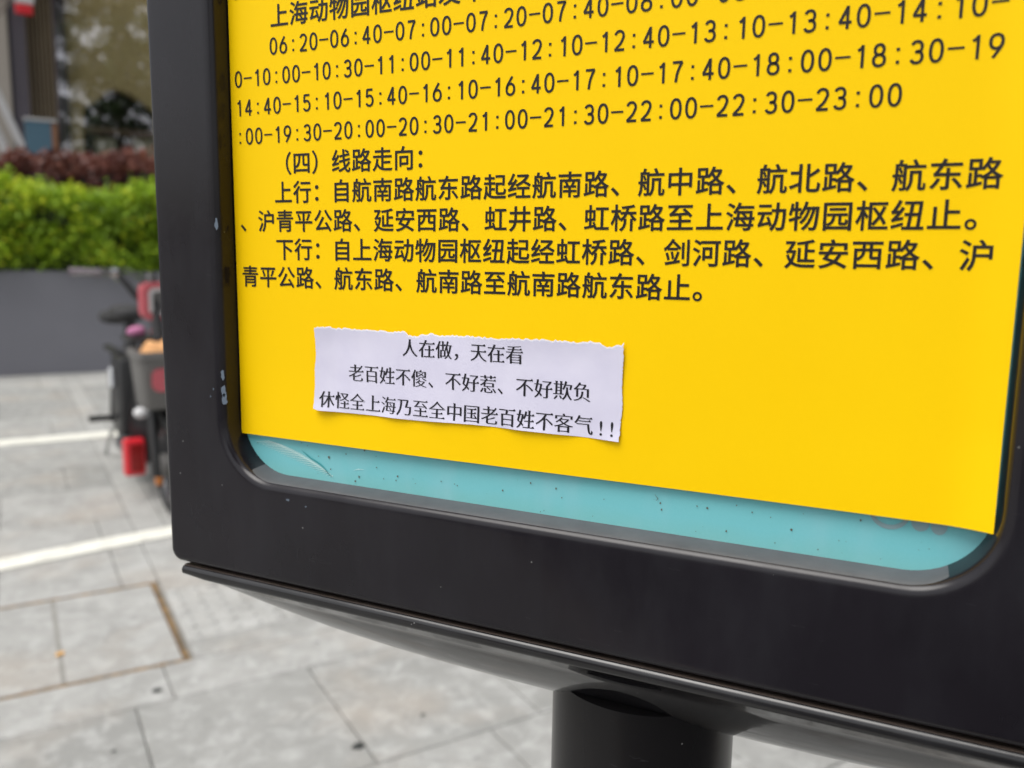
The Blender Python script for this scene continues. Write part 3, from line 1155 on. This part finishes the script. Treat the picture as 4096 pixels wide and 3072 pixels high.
def leaves(bm, pts, size, tl_, tonef, rng, elong=1.6):
    for p in pts:
        nrm_ = Vector((rng.gauss(0, 1), rng.gauss(0, 1), rng.gauss(.5, 1))).normalized()
        a = nrm_.orthogonal().normalized()
        b = nrm_.cross(a)
        t = rng.uniform(0, 6.283)
        d = a * math.cos(t) + b * math.sin(t)
        e = nrm_.cross(d)
        s_ = size * rng.uniform(.6, 1.25)
        f = bm.faces.new((bm.verts.new(p - d * s_ * elong / 2), bm.verts.new(p + e * s_ / 2 + d * s_ * .1), bm.verts.new(p + d * s_ * elong / 2), bm.verts.new(p - e * s_ / 2 + d * s_ * .1)))
        f[tl_] = tonef(p)


def hedge(name, label, loc, x0, x1, y0, y1, z0, top_f, front_f, n_, size, mats, tone_top, cat, rng):
    root = empty(name, gw(*loc), GA)
    tag(root, label, cat)
    bm = bmesh.new()
    NXh, NYh = 100, 8
    # added solid core: blocks light and paints the dark gaps between leaves
    G = []
    for i in range(NXh + 1):
        x = x0 + .15 + (x1 - x0 - .3) * i / NXh
        zt = top_f(x) - .16
        ff = y0 + front_f(x, .5) + .13
        G.append([bm.verts.new(v) for v in ((x, ff, z0), (x, ff + .02, zt - .12), (x, ff + .12, zt), (x, y1 - .2, zt), (x, y1 - .1, zt - .15), (x, y1 - .1, z0))])
    for a, b in zip(G[:-1], G[1:]):
        for k in range(5): bm.faces.new((a[k], a[k + 1], b[k + 1], b[k]))
    bm.faces.new(G[0]); bm.faces.new(G[-1][::-1])
    bmesh.ops.recalc_face_normals(bm, faces=bm.faces)
    from_bm('shade_core', bm, mats[1], root)
    bm = bmesh.new()
    tl_ = bm.faces.layers.float.new('tone')
    # clumps of leaves along a bumpy skin
    nclump = n_ // 22
    for _ in range(nclump):
        x = rng.uniform(x0, x1)
        if rng.random() < .62:
            zr = rng.random()
            if math.sin(x * 8.3 + zr * 7) * math.sin(x * 3.7 - zr * 5 + 1) < -.42 and rng.random() < .8: continue
            c_ = Vector((x, y0 + front_f(x, zr) + rng.uniform(-.05, .05), z0 + (top_f(x) - z0) * zr))
            dep = zr
        else:
            yy = rng.uniform(y0, y1)
            c_ = Vector((x, yy, top_f(x) - rng.uniform(0, .05) + .03 * math.sin(yy * 9 + x * 5)))
            dep = 1.0
        young = rng.random() < .30
        base_t = rng.uniform(.08, .42)
        for k in range(22):
            r0 = rng.gauss(0, .055)
            p = c_ + Vector((rng.gauss(0, .055), rng.gauss(0, .05), rng.gauss(0, .05)))
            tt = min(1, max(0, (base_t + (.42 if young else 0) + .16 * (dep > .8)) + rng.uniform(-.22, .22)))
            nrm_ = Vector((rng.gauss(0, 1), rng.gauss(-.4, 1), rng.gauss(.7, 1))).normalized()
            a = nrm_.orthogonal().normalized(); b = nrm_.cross(a)
            t = rng.uniform(0, 6.283)
            d = a * math.cos(t) + b * math.sin(t); e = nrm_.cross(d)
            s_ = size * rng.uniform(.6, 1.3)
            f = bm.faces.new((bm.verts.new(p - d * s_ * .8), bm.verts.new(p + e * s_ / 2), bm.verts.new(p + d * s_ * .8), bm.verts.new(p - e * s_ / 2)))
            f[tl_] = tt
    from_bm('foliage', bm, mats[0], root)
    return root


rg = random.Random(5)
hedge('hedge', 'clipped lime green hedge growing in the grey planter', (1.0, 8.55, .97), -4.5, 9.0, -.02, .85, .03,
      lambda x: .74 + .04 * math.sin(x * 4.1) + .03 * math.sin(x * 11 + 1) + .02 * math.sin(x * 23),
      lambda x, zr: .03 + .05 * math.sin(x * 6 + 3 * zr) + .05 * math.sin(x * 13 + 8 * zr) + .12 * max(0, zr - .75),
      105000, .034, (M_LIME, M_LIMECORE), 1, 'hedge', rg)
hedge('shrub_hedge', 'dark red leaved shrub hedge behind the lime green hedge', (1.0, 9.75, 1.0), -4.5, 9.0, 0, 1.3, 0,
      lambda x: 1.14 + .05 * math.sin(x * 2.6 + 1) + .04 * math.sin(x * 7),
      lambda x, zr: .05 * math.sin(x * 5 + 2 * zr) + .15 * max(0, zr - .6),
      46000, .05, (M_REDLEAF, M_REDCORE), 1, 'hedge', rg)
bm = bmesh.new()
box(bm, -6.5, 12.0, 0, 1.2, -.02, 1.0)
ter = from_bm('terrace_planter', bm, M_PLANTER)
ter.location = gw(1.0, 9.75, 0); ter.rotation_euler.z = GA
tag(ter, 'rear planter wall holding the dark red shrub hedge', 'planter')

# ------------------------------------------------------------------ building
WB = 14.0
bd = empty('shop_building', gw(0, WB, 0), GA)
tag(bd, 'olive beige shop building with arched opening and slatted window', 'building')
# front wall with a pointed-arch opening, real thickness
arch = [(1.012, 2.30), (1.028, 3.05), (1.046, 3.305), (1.11, 3.36), (1.202, 3.412), (1.30, 3.50), (1.40, 3.60), (1.50, 3.62), (1.60, 3.60), (1.72, 3.56), (1.86, 3.47), (1.98, 3.39), (2.06, 3.33), (2.10, 3.05), (2.11, 2.30)]
bm = bmesh.new()
def wall_piece(pts, y0, y1, mi=0):
    A = [bm.verts.new((x, y0, z)) for x, z in pts]
    B = [bm.verts.new((x, y1, z)) for x, z in pts]
    bm.faces.new(A).material_index = mi
    bm.faces.new(B[::-1]).material_index = mi
    for i in range(len(pts)):
        j = (i + 1) % len(pts)
        bm.faces.new((A[i], B[i], B[j], A[j])).material_index = mi
mid = 7
wall_piece([(.85, 0), (1.012, 0)] + arch[:mid + 1] + [(1.50, 9.0), (.85, 9.0)], 0, .25)
wall_piece([(1.50, 9.0)] + arch[mid:] + [(2.11, 0), (13.0, 0), (13.0, 9.0)], 0, .25)
wall_piece([(1.012, 0), (2.11, 0), (2.11, 2.30), (1.012, 2.30)], .003, .247)
wall_piece([(-6, 0), (-.55, 0), (-.55, 9), (-6, 9)], 0, .25)
wall_piece([(.345, 4.95), (.70, 4.95), (.70, 9), (.345, 9)], .02, .25)
wall_piece([(.345, 0), (.70, 0), (.70, 2.35), (.345, 2.35)], .02, .25)
bmesh.ops.recalc_face_normals(bm, faces=bm.faces)
from_bm('wall', bm, M_WALL, bd)
bm = bmesh.new()
box(bm, -.55, .125, -.12, .25, 0, 9, 0, .01)
from_bm('column', bm, M_COLUMN, bd)
bm = bmesh.new()
box(bm, .16, .345, -.08, .25, 0, 9)
box(bm, .70, .85, -.08, .25, 0, 9)
box(bm, .125, .16, -.02, .25, 0, 9)
from_bm('window_frame', bm, M_METAL, bd)
bm = bmesh.new()
box(bm, .345, .70, .20, .22, 2.35, 4.95)
for k in range(7):
    x = .366 + k * .0525
    box(bm, x - .013, x + .013, .10, .17, 2.35, 4.95, 1)
from_bm('slat_screen', bm, [M_DARKROOM, M_SLAT], bd)
bm = bmesh.new()
box(bm, .9, 4.5, 3.2, 3.3, 0, 8)
box(bm, .9, 4.5, .3, 3.2, 2.2, 2.3)
box(bm, .9, 4.5, .3, 3.2, 4.6, 4.7)
box(bm, .88, .9, .26, 3.3, 0, 8)
from_bm('interior', bm, M_DARKROOM, bd)
bm = bmesh.new()
box(bm, 1.013, 2.109, .05, .18, 2.955, 3.055)
from_bm('shelf', bm, M_BEAM, bd)
bm = bmesh.new()
box(bm, .72, 2.75, -.16, -.15, 2.3, 5.2)
from_bm('shop_glass', bm, M_GLASS, bd)
bm = bmesh.new()
box(bm, -6.2, 13.2, -.3, 6, 9.0, 9.3)
from_bm('roof', bm, M_COLUMN, bd)

bm = bmesh.new()
def pot_bm(w_, h_):
    b = bmesh.new()
    rws_ = []
    for z, r in ((0, .42), (.08, .46), (.7, .5), (.93, .52), (.95, .56), (1.0, .56), (1.0, .48), (.9, .46)):
        rws_.append([b.verts.new((sx * w_ * r, sy * w_ * r, z * h_)) for sx, sy in ((-1, -1), (1, -1), (1, 1), (-1, 1))])
    for A, B in zip(rws_[:-1], rws_[1:]):
        for i in range(4): b.faces.new((A[i], A[(i + 1) % 4], B[(i + 1) % 4], B[i]))
    b.faces.new(rws_[0][::-1]); b.faces.new(rws_[-1])
    return b
bm.free()
for x, w_, h_, lab in ((1.335, .27, .29, 'pale square pot on the left in the arched opening'), (1.87, .30, .40, 'larger pale pot on the right in the arched opening')):
    b = pot_bm(w_, h_)
    p_ = from_bm('plant_pot', b, M_POT)
    p_.location = gw(x, WB + .30, 2.62); p_.rotation_euler.z = GA
    tag(p_, lab, 'plant pot', 'pots in the arched opening')
bm = bmesh.new()
box(bm, 1.03, 2.1, .12, .48, 2.302, 2.62)
led = from_bm('ledge', bm, M_DARKROOM, bd)

bx = empty('display_box', gw(.46, WB - .30, 2.35), GA)
tag(bx, 'blue glazed display box with orange wooden edge below the slatted window', 'display box')
bm = bmesh.new(); box(bm, -.20, .13, 0, .18, 0, .66, 0, .01); from_bm('glazing', bm, M_BLUE, bx)
bm = bmesh.new(); box(bm, .131, .20, 0, .18, 0, .64, 0, .005); from_bm('side_post', bm, M_ORANGE, bx)
bm = bmesh.new(); box(bm, -.215, .205, -.01, .19, .661, .70, 0, .006); from_bm('lid', bm, M_STAKE, bx)

sg_ = empty('shop_sign', gw(.33, WB - .35, 4.35), GA)
tag(sg_, 'small red and white hanging sign high by the window column', 'sign')
bm = bmesh.new(); box(bm, -.10, .12, 0, .05, .08, .22, 0, .02); from_bm('red_panel', bm, M_REDPL, sg_)
bm = bmesh.new(); box(bm, -.10, .14, .005, .045, .225, .55, 0, .02); from_bm('white_panel', bm, M_WHITEPL, sg_)

# ------------------------------------------------------------------ trees
def tree(name, label, u, w, h, crown_c, crown_r, nleaf, lsize, rng, tr=.11, gap=.45, group=None):
    root = empty(name, gw(u, w, 0), GA)
    tag(root, label, 'tree', group)
    bm = bmesh.new()
    tube(bm, spline([(0, 0, -.05), (.03, .02, h * .2), (-.02, .05, h * .42), (.03, 0, h * .6)], 5), [tr * (1.25 - .65 * i / 15) for i in range(16)], 14)
    cc = Vector(crown_c)
    limbs = []
    for k in range(9):
        a = rng.uniform(0, 6.283)
        e = cc + Vector((math.cos(a) * crown_r[0] * .75, math.sin(a) * crown_r[1] * .75, rng.uniform(-.5, .7) * crown_r[2]))
        s = Vector((.0, .02, h * rng.uniform(.38, .6)))
        m_ = (s + e) / 2 + Vector((rng.uniform(-.2, .2), rng.uniform(-.2, .2), .25))
        pts = spline([s, m_, e], 4)
        tube(bm, pts, [tr * .5 * (1 - .85 * i / (len(pts) - 1)) for i in range(len(pts))], 7)
        limbs.append(e)
    sharp(from_bm('trunk', bm, M_BARK, root), 60)
    bm = bmesh.new()
    tl_ = bm.faces.layers.float.new('tone')
    ncl = nleaf // 40
    for _ in range(ncl):
        v = Vector((rng.gauss(0, 1), rng.gauss(0, 1), rng.gauss(0, 1))).normalized() * (rng.random() ** .45)
        c_ = cc + Vector((v.x * crown_r[0], v.y * crown_r[1], v.z * crown_r[2]))
        bt = rng.uniform(.1, .8)
        sp = gap * rng.uniform(.5, 1)
        leaves(bm, [c_ + Vector((rng.gauss(0, sp), rng.gauss(0, sp), rng.gauss(0, sp * .7))) for _ in range(40)], lsize, tl_, lambda p: min(1, max(0, bt + rng.uniform(-.2, .2))), rng)
    from_bm('crown', bm, M_TREELEAF, root)
    return root


rt = random.Random(21)
tree('garden_tree', 'dark leaved tree overhanging the shop front at the top left', -1.6, 12.0, 5.2, (2.6, .2, 5.75), (2.0, .6, .80), 6500, .07, rt, .05, .16)
for u_, w_, ht, cr, lab in ((3.9, -7.2, 11.5, (2.9, 2.4, 4.3), 'tall unseen street tree across the road, added to mirror in the shop glass'),
                            (-2.6, -6.4, 10.0, (2.6, 2.4, 3.0), 'broad lower unseen street tree across the road, added for reflections in the sign')):
    tree('unseen_tree', lab, u_, w_, ht, (0, 0, ht * .62), cr, 8000, .17, rt, .16, .34, 'unseen trees across the road')  # out of view, added for reflections in the shop glass and frame
# prop stakes of that tree
for (u0, z0_, u1, z1_, lab) in ((1.056, 0, -.444, 4.0, 'white slanting prop stake standing in the red shrubs, longest one'), (.86, 0, -.30, 3.1, 'shorter white prop stake at the far left behind the red shrubs')):
    bm = bmesh.new()
    o_ = gw(u0, 11.45, 0)
    tube(bm, [(0, 0, 0), ((u1 - u0) * .5, .0, z1_ * .5), (u1 - u0, 0, z1_)], .045, 12)
    st = from_bm('tree_stake', bm, M_STAKE); sharp(st, 50)
    st.location = o_; st.rotation_euler.z = GA
    tag(st, lab, 'stake', 'prop stakes by the tree')

# ------------------------------------------------------------------ parked e-bike (front towards the sign)
BO = gw(.508, 3.40, 0)
BR = GA + R(3.6)
bike = empty('electric_bicycle', BO, BR)
tag(bike, 'parked electric bicycle with grey front basket and red ringed headlight', 'electric bicycle')


def wheel(y, r, parent):
    bm = bmesh.new()
    torus(bm, (0, y, r), 1, r - .030, .030, 56, 14, 0, 1.0)
    t = from_bm('wheel', bm, M_RUBBER, parent, True)
    bm = bmesh.new()
    torus(bm, (0, y, r), 1, r - .062, .016, 56, 10, 0, 1.3)
    for k in range(6):
        a = 2 * math.pi * k / 6
        tube(bm, [(0, y + .03 * math.cos(a), r + .03 * math.sin(a)), (0, y + (r - .06) * math.cos(a), r + (r - .06) * math.sin(a))], .010, 8)
    from_bm('rim', bm, M_BODYPL, t, True)
    bm = bmesh.new()
    tube(bm, [(-.05, y, r), (-.045, y, r), (.045, y, r), (.05, y, r)], [.02, .05, .05, .02], 24)
    sharp(from_bm('hub', bm, M_GREYPL, t), 40)
    return t


wheel(0.0, .215, bike).location.x = -.036
wheel(1.18, .215, bike)
# fork, steering column
bm = bmesh.new()
for s in (-1, 1):
    tube(bm, spline([(s * .062, -.002, .205), (s * .064, .03, .33), (s * .055, .07, .46)], 5), .021, 12)
    tube(bm, [(s * .062, -.004, .17), (s * .062, .0, .24)], .028, 12)
box(bm, -.075, .075, .045, .095, .45, .49, 0, .01)
tube(bm, spline([(0, .07, .47), (0, .16, .72), (0, .25, .97), (0, .28, 1.02)], 6), .026, 14)
fk = sharp(from_bm('fork', bm, M_BLACKPL, bike), 45); fk.location.x = -.03
# mudguard over the front wheel
bm = bmesh.new()
ring = []
for i in range(25):
    a = R(20 + 150 * i / 24)
    c_ = Vector((0, -.245 * math.cos(a) * -1 if False else .245 * -math.cos(a), .215 + .245 * math.sin(a)))
    rd = Vector((0, -math.cos(a), math.sin(a)))
    ring.append([bm.verts.new(c_ + Vector((x, 0, 0)) - rd * d) for x, d in ((-.048, .03), (-.04, .006), (0, 0), (.04, .006), (.048, .03))])
for a, b in zip(ring[:-1], ring[1:]):
    for k in range(4): bm.faces.new((a[k], a[k + 1], b[k + 1], b[k]))
bmesh.ops.solidify(bm, geom=list(bm.faces), thickness=.004)
from_bm('mudguard', bm, M_BLACKPL, bike, True).location.x = -.036
# basket
def shell_box(bm, top, bot, z1, z0, t, mi=0):
    """open-topped tapered tub: top/bot = (x0,x1,y0,y1)"""
    def rr(b, z, ins):
        x0, x1, y0, y1 = b[0] + ins, b[1] - ins, b[2] + ins, b[3] - ins
        r = .03
        P = []
        for cx, cy, a0 in ((x0 + r, y0 + r, math.pi), (x1 - r, y0 + r, 1.5 * math.pi), (x1 - r, y1 - r, 0), (x0 + r, y1 - r, .5 * math.pi)):
            for k in range(6):
                a = a0 + .5 * math.pi * k / 5
                P.append(bm.verts.new((cx + r * math.cos(a), cy + r * math.sin(a), z)))
        return P
    L_ = [rr(bot, z0, .008), rr(bot, z0 + .01, 0), rr(top, z1 - .03, 0), rr(top, z1 - .028, -.008), rr(top, z1, -.008), rr(top, z1, t), rr(bot, z0 + t, t)]
    for a, b in zip(L_[:-1], L_[1:]):
        m = len(a)
        for i in range(m): bm.faces.new((a[i], a[(i + 1) % m], b[(i + 1) % m], b[i])).material_index = mi
    bm.faces.new(L_[0][::-1]).material_index = mi
    bm.faces.new(L_[-1]).material_index = mi
bm = bmesh.new()
shell_box(bm, (-.168, .168, -.125, .115), (-.150, .150, -.105, .105), .718, .475, .008)
bk = from_bm('basket', bm, M_GREYPL, bike); sharp(bk, 40)
bm = bmesh.new()
def plate(bm, x0, x1, z0, z1, y, r, d, mi=0):
    P = rrect(x0, x1, z0, z1, r, y, 6)
    A = [bm.verts.new(p) for p in P]; B = [bm.verts.new(p + Vector((0, d, 0))) for p in P]
    bm.faces.new(A).material_index = mi; bm.faces.new(B[::-1]).material_index = mi
    for i in range(len(A)):
        bm.faces.new((A[i], B[i], B[(i + 1) % len(A)], A[(i + 1) % len(A)])).material_index = mi
plate(bm, -.122, .092, .555, .650, -.128, .03, .014)
for z in (.578, .612):
    plate(bm, -.075, .055, z, z + .014, -.1295, .006, .004, 1)
from_bm('badge', bm, [M_PINKRED, M_GREYPL], bk)
# black tray and brackets behind the basket
bm = bmesh.new()
box(bm, -.155, .15, .13, .36, .735, .755, 0, .008)
box(bm, -.02, .02, .10, .18, .52, .74, 0, .006)
box(bm, -.07, .07, .04, .16, .455, .474, 0, .005)
sharp(from_bm('tray', bm, M_BLACKPL, bike), 40)
# headlight
hl = empty('headlight', (0, .26, .91)); hl.parent = bike
hl['label'] = 'rounded square headlight in a red ring'
def ringplate(bm, half, r, hole, rh, y0, y1, mi=0):
    A = rrect(-half, half, -half, half, r, y0, 8); B = rrect(-hole, hole, -hole, hole, rh, y0, 8)
    C_ = rrect(-half, half, -half, half, r, y1, 8); D = rrect(-hole, hole, -hole, hole, rh, y1, 8)
    L_ = [[bm.verts.new(p) for p in q] for q in (A, B, D, C_)]
    for a, b in zip(L_, L_[1:] + L_[:1]):
        for i in range(len(a)): bm.faces.new((a[i], a[(i + 1) % len(a)], b[(i + 1) % len(b)], b[i])).material_index = mi
    bmesh.ops.recalc_face_normals(bm, faces=bm.faces)
bm = bmesh.new(); ringplate(bm, .084, .038, .062, .028, -.075, .03); from_bm('red_ring', bm, M_PINKRED, hl)
bm = bmesh.new(); ringplate(bm, .0615, .028, .044, .018, -.068, .02); from_bm('white_ring', bm, M_WHITEPL, hl)
bm = bmesh.new(); plate(bm, -.0435, .0435, -.0435, .0435, -.055, .018, .06); from_bm('lens', bm, M_LENS, hl)
bm = bmesh.new(); plate(bm, -.055, .055, -.055, .055, .031, .02, .05); from_bm('housing', bm, M_BLACKPL, hl)
# handlebar with grips, levers, cables
bm = bmesh.new()
for s in (-1, 1):
    tube(bm, spline([(0, .33, .88), (s * .07, .335, .915), (s * .125, .35, .99), (s * .17, .375, 1.034), (s * .34, .42, 1.040)], 6), .0145, 12)
hb = from_bm('handlebar', bm, M_BLACKPL, bike, True)
for s in (-1, 1):
    bm = bmesh.new()
    tube(bm, [(s * .21, .388, 1.033), (s * .215, .389, 1.033), (s * .335, .419, 1.036), (s * .34, .42, 1.036)], [.013, .019, .018, .012], 14)
    sharp(from_bm('grip', bm, M_GRIP, hb), 40)
    bm = bmesh.new()
    tube(bm, spline([(s * .17, .36, 1.03), (s * .24, .34, 1.028), (s * .33, .36, 1.02)], 5), .006, 8)
    from_bm('brake_lever', bm, M_GREYPL, hb, True)
    bm = bmesh.new()
    tube(bm, [(s * .150, .372, 1.03), (s * .178, .372, 1.034)], .022, 14)
    sharp(from_bm('lever_clamp', bm, M_CHROME, hb), 40)
    bm = bmesh.new()
    tube(bm, spline([(s * .17, .35, 1.03), (s * .13, .27, 1.05), (s * .08, .22, 1.0), (s * .06, .22, .90), (s * .03, .24, .80)], 7), .0045, 7)
    from_bm('cable', bm, M_BLACKPL, hb, True)
# leg shield and foot board
bm = bmesh.new()
ringv = []
for z, hw, y in ((.16, .10, .34), (.22, .135, .31), (.34, .145, .285), (.46, .13, .27), (.60, .10, .27), (.74, .07, .28)):
    row = []
    for k in range(11):
        t = -1 + .2 * k
        row.append(bm.verts.new((t * hw, y + .05 * t * t, z)))
    ringv.append(row)
for a, b in zip(ringv[:-1], ringv[1:]):
    for k in range(10): bm.faces.new((a[k], a[k + 1], b[k + 1], b[k]))
bmesh.ops.solidify(bm, geom=list(bm.faces), thickness=.012)
ls = from_bm('leg_shield', bm, M_BODYPL, bike, True)
bm = bmesh.new()
box(bm, -.135, .135, .33, .80, .15, .205, 0, .02)
box(bm, -.05, .05, .30, .42, .12, .30, 0, .02)
sharp(from_bm('foot_board', bm, M_BODYPL, bike), 40)
bm = bmesh.new()
box(bm, -.175, -.085, .27, .33, .115, .285, 0, .014)
rfl = from_bm('reflector', bm, M_REDPL, bike)
bm = bmesh.new(); plate(bm, -.150, -.095, .135, .262, .268, .01, .01); from_bm('lens', bm, mat('dark_red_lens', (0.28, 0.012, 0.012), 0.2), rfl)
bm = bmesh.new(); box(bm, -.078, -.052, .10, .14, .10, .14, 0, .006); from_bm('amber_marker', bm, M_AMBER, bike)
bm = bmesh.new(); ellipsoid(bm, (-.105, .22, .415), (.034, .03, .026)); from_bm('fog_lamp', bm, M_WHITEPL, bike, True)
# body under the saddle, saddle, backrest
bm = bmesh.new()
box(bm, -.095, .095, .80, 1.06, .18, .60, 0, .035)
tube(bm, [(0, .95, .55), (0, .99, .80)], .03, 14)
tube(bm, spline([(0, .75, .19), (0, .95, .2), (0, 1.18, .215)], 4), .03, 10)
for s in (-1, 1):
    tube(bm, [(s * .075, 1.18, .215), (s * .06, 1.12, .60)], .016, 10)
    box(bm, s * .05 - .02, s * .05 + .02, .98, 1.42, .585, .615, 0, .008)
sharp(from_bm('body', bm, M_BLACKPL, bike), 40)
bm = bmesh.new()
ellipsoid(bm, (0, 1.05, .812), (.085, .17, .042), 28, 14, 0, .75)
ellipsoid(bm, (0, 1.33, .775), (.095, .12, .04), 28, 14, 0, .75)
from_bm('saddle', bm, M_RUBBER, bike, True)
for s in (-1, 1):
    bm = bmesh.new()
    tube(bm, [(s * .09, .98, .27), (s * .165, .98, .272)], .016, 10)
    box(bm, s * .185 - .035, s * .185 + .035, .955, 1.01, .258, .285, 0, .006)
    sharp(from_bm('foot_peg', bm, M_BLACKPL, bike), 40)
bm = bmesh.new()
tube(bm, [(-.06, 1.20, .20), (-.085, 1.27, .10), (-.10, 1.30, .012)], .011, 9)
tube(bm, [(-.10, 1.27, .009), (-.10, 1.34, .009)], .012, 8)
sharp(from_bm('kickstand', bm, M_CHROME, bike), 40)
bm = bmesh.new()
box(bm, .0, .08, 1.40, 1.43, .46, .52, 0, .012)
from_bm('tail_light', bm, M_REDPL, bike)


bm = bmesh.new()
tube(bm, [(-.108, .90, .44), (-.104, .93, .54)], .020, 12)
for k in range(5):
    tube(bm, [(-.108 + .0008 * k, .90 + .006 * k, .44 + .02 * k), (-.1075 + .0008 * k, .902 + .006 * k, .446 + .02 * k)], .027, 12)
sharp(from_bm('shock_absorber', bm, M_CHROME, bike), 40)


def bikepos(x, y, z):
    c, s = math.cos(BR), math.sin(BR)
    return BO + Vector((x * c - y * s, x * s + y * c, z))


def lumpy(name, r, m, seed, loc, label, cat, sq=.85):
    rr = random.Random(seed)
    bm = bmesh.new()
    ellipsoid(bm, (0, 0, r[2]), r, 28, 18, 0, sq)
    ph = [rr.uniform(0, 6.28) for _ in range(6)]
    for v in bm.verts:
        k = 1 + .07 * math.sin(v.co.x * 40 + ph[0]) * math.sin(v.co.y * 33 + ph[1]) + .06 * math.sin(v.co.z * 55 + v.co.x * 25 + ph[2])
        v.co.x *= k; v.co.y *= k
        v.co.z = max(0.0, v.co.z * (1 + .06 * math.sin(v.co.x * 60 + ph[3])))
    o = from_bm(name, bm, m, None, True)
    o.location = loc
    o.rotation_euler.z = BR
    return tag(o, label, cat)


lumpy('cloth_bag', (.125, .085, .140), M_TAN, 2, bikepos(-.03, -.005, .486), 'orange tan cloth bag lying in the front basket of the bicycle', 'bag')
lumpy('pink_scarf', (.040, .040, .022), M_PINK, 4, bikepos(-.105, .24, .756), 'pink cloth bundle on the black tray behind the basket', 'cloth')
lumpy('pink_glove', (.045, .035, .017), M_PINKRED, 9, bikepos(.0, .25, .756), 'dull red folded glove on the black tray behind the basket', 'glove')

for o in list(bpy.data.objects):
    if o.type == 'MESH' and not o.data.polygons:
        print('empty mesh', o.name)
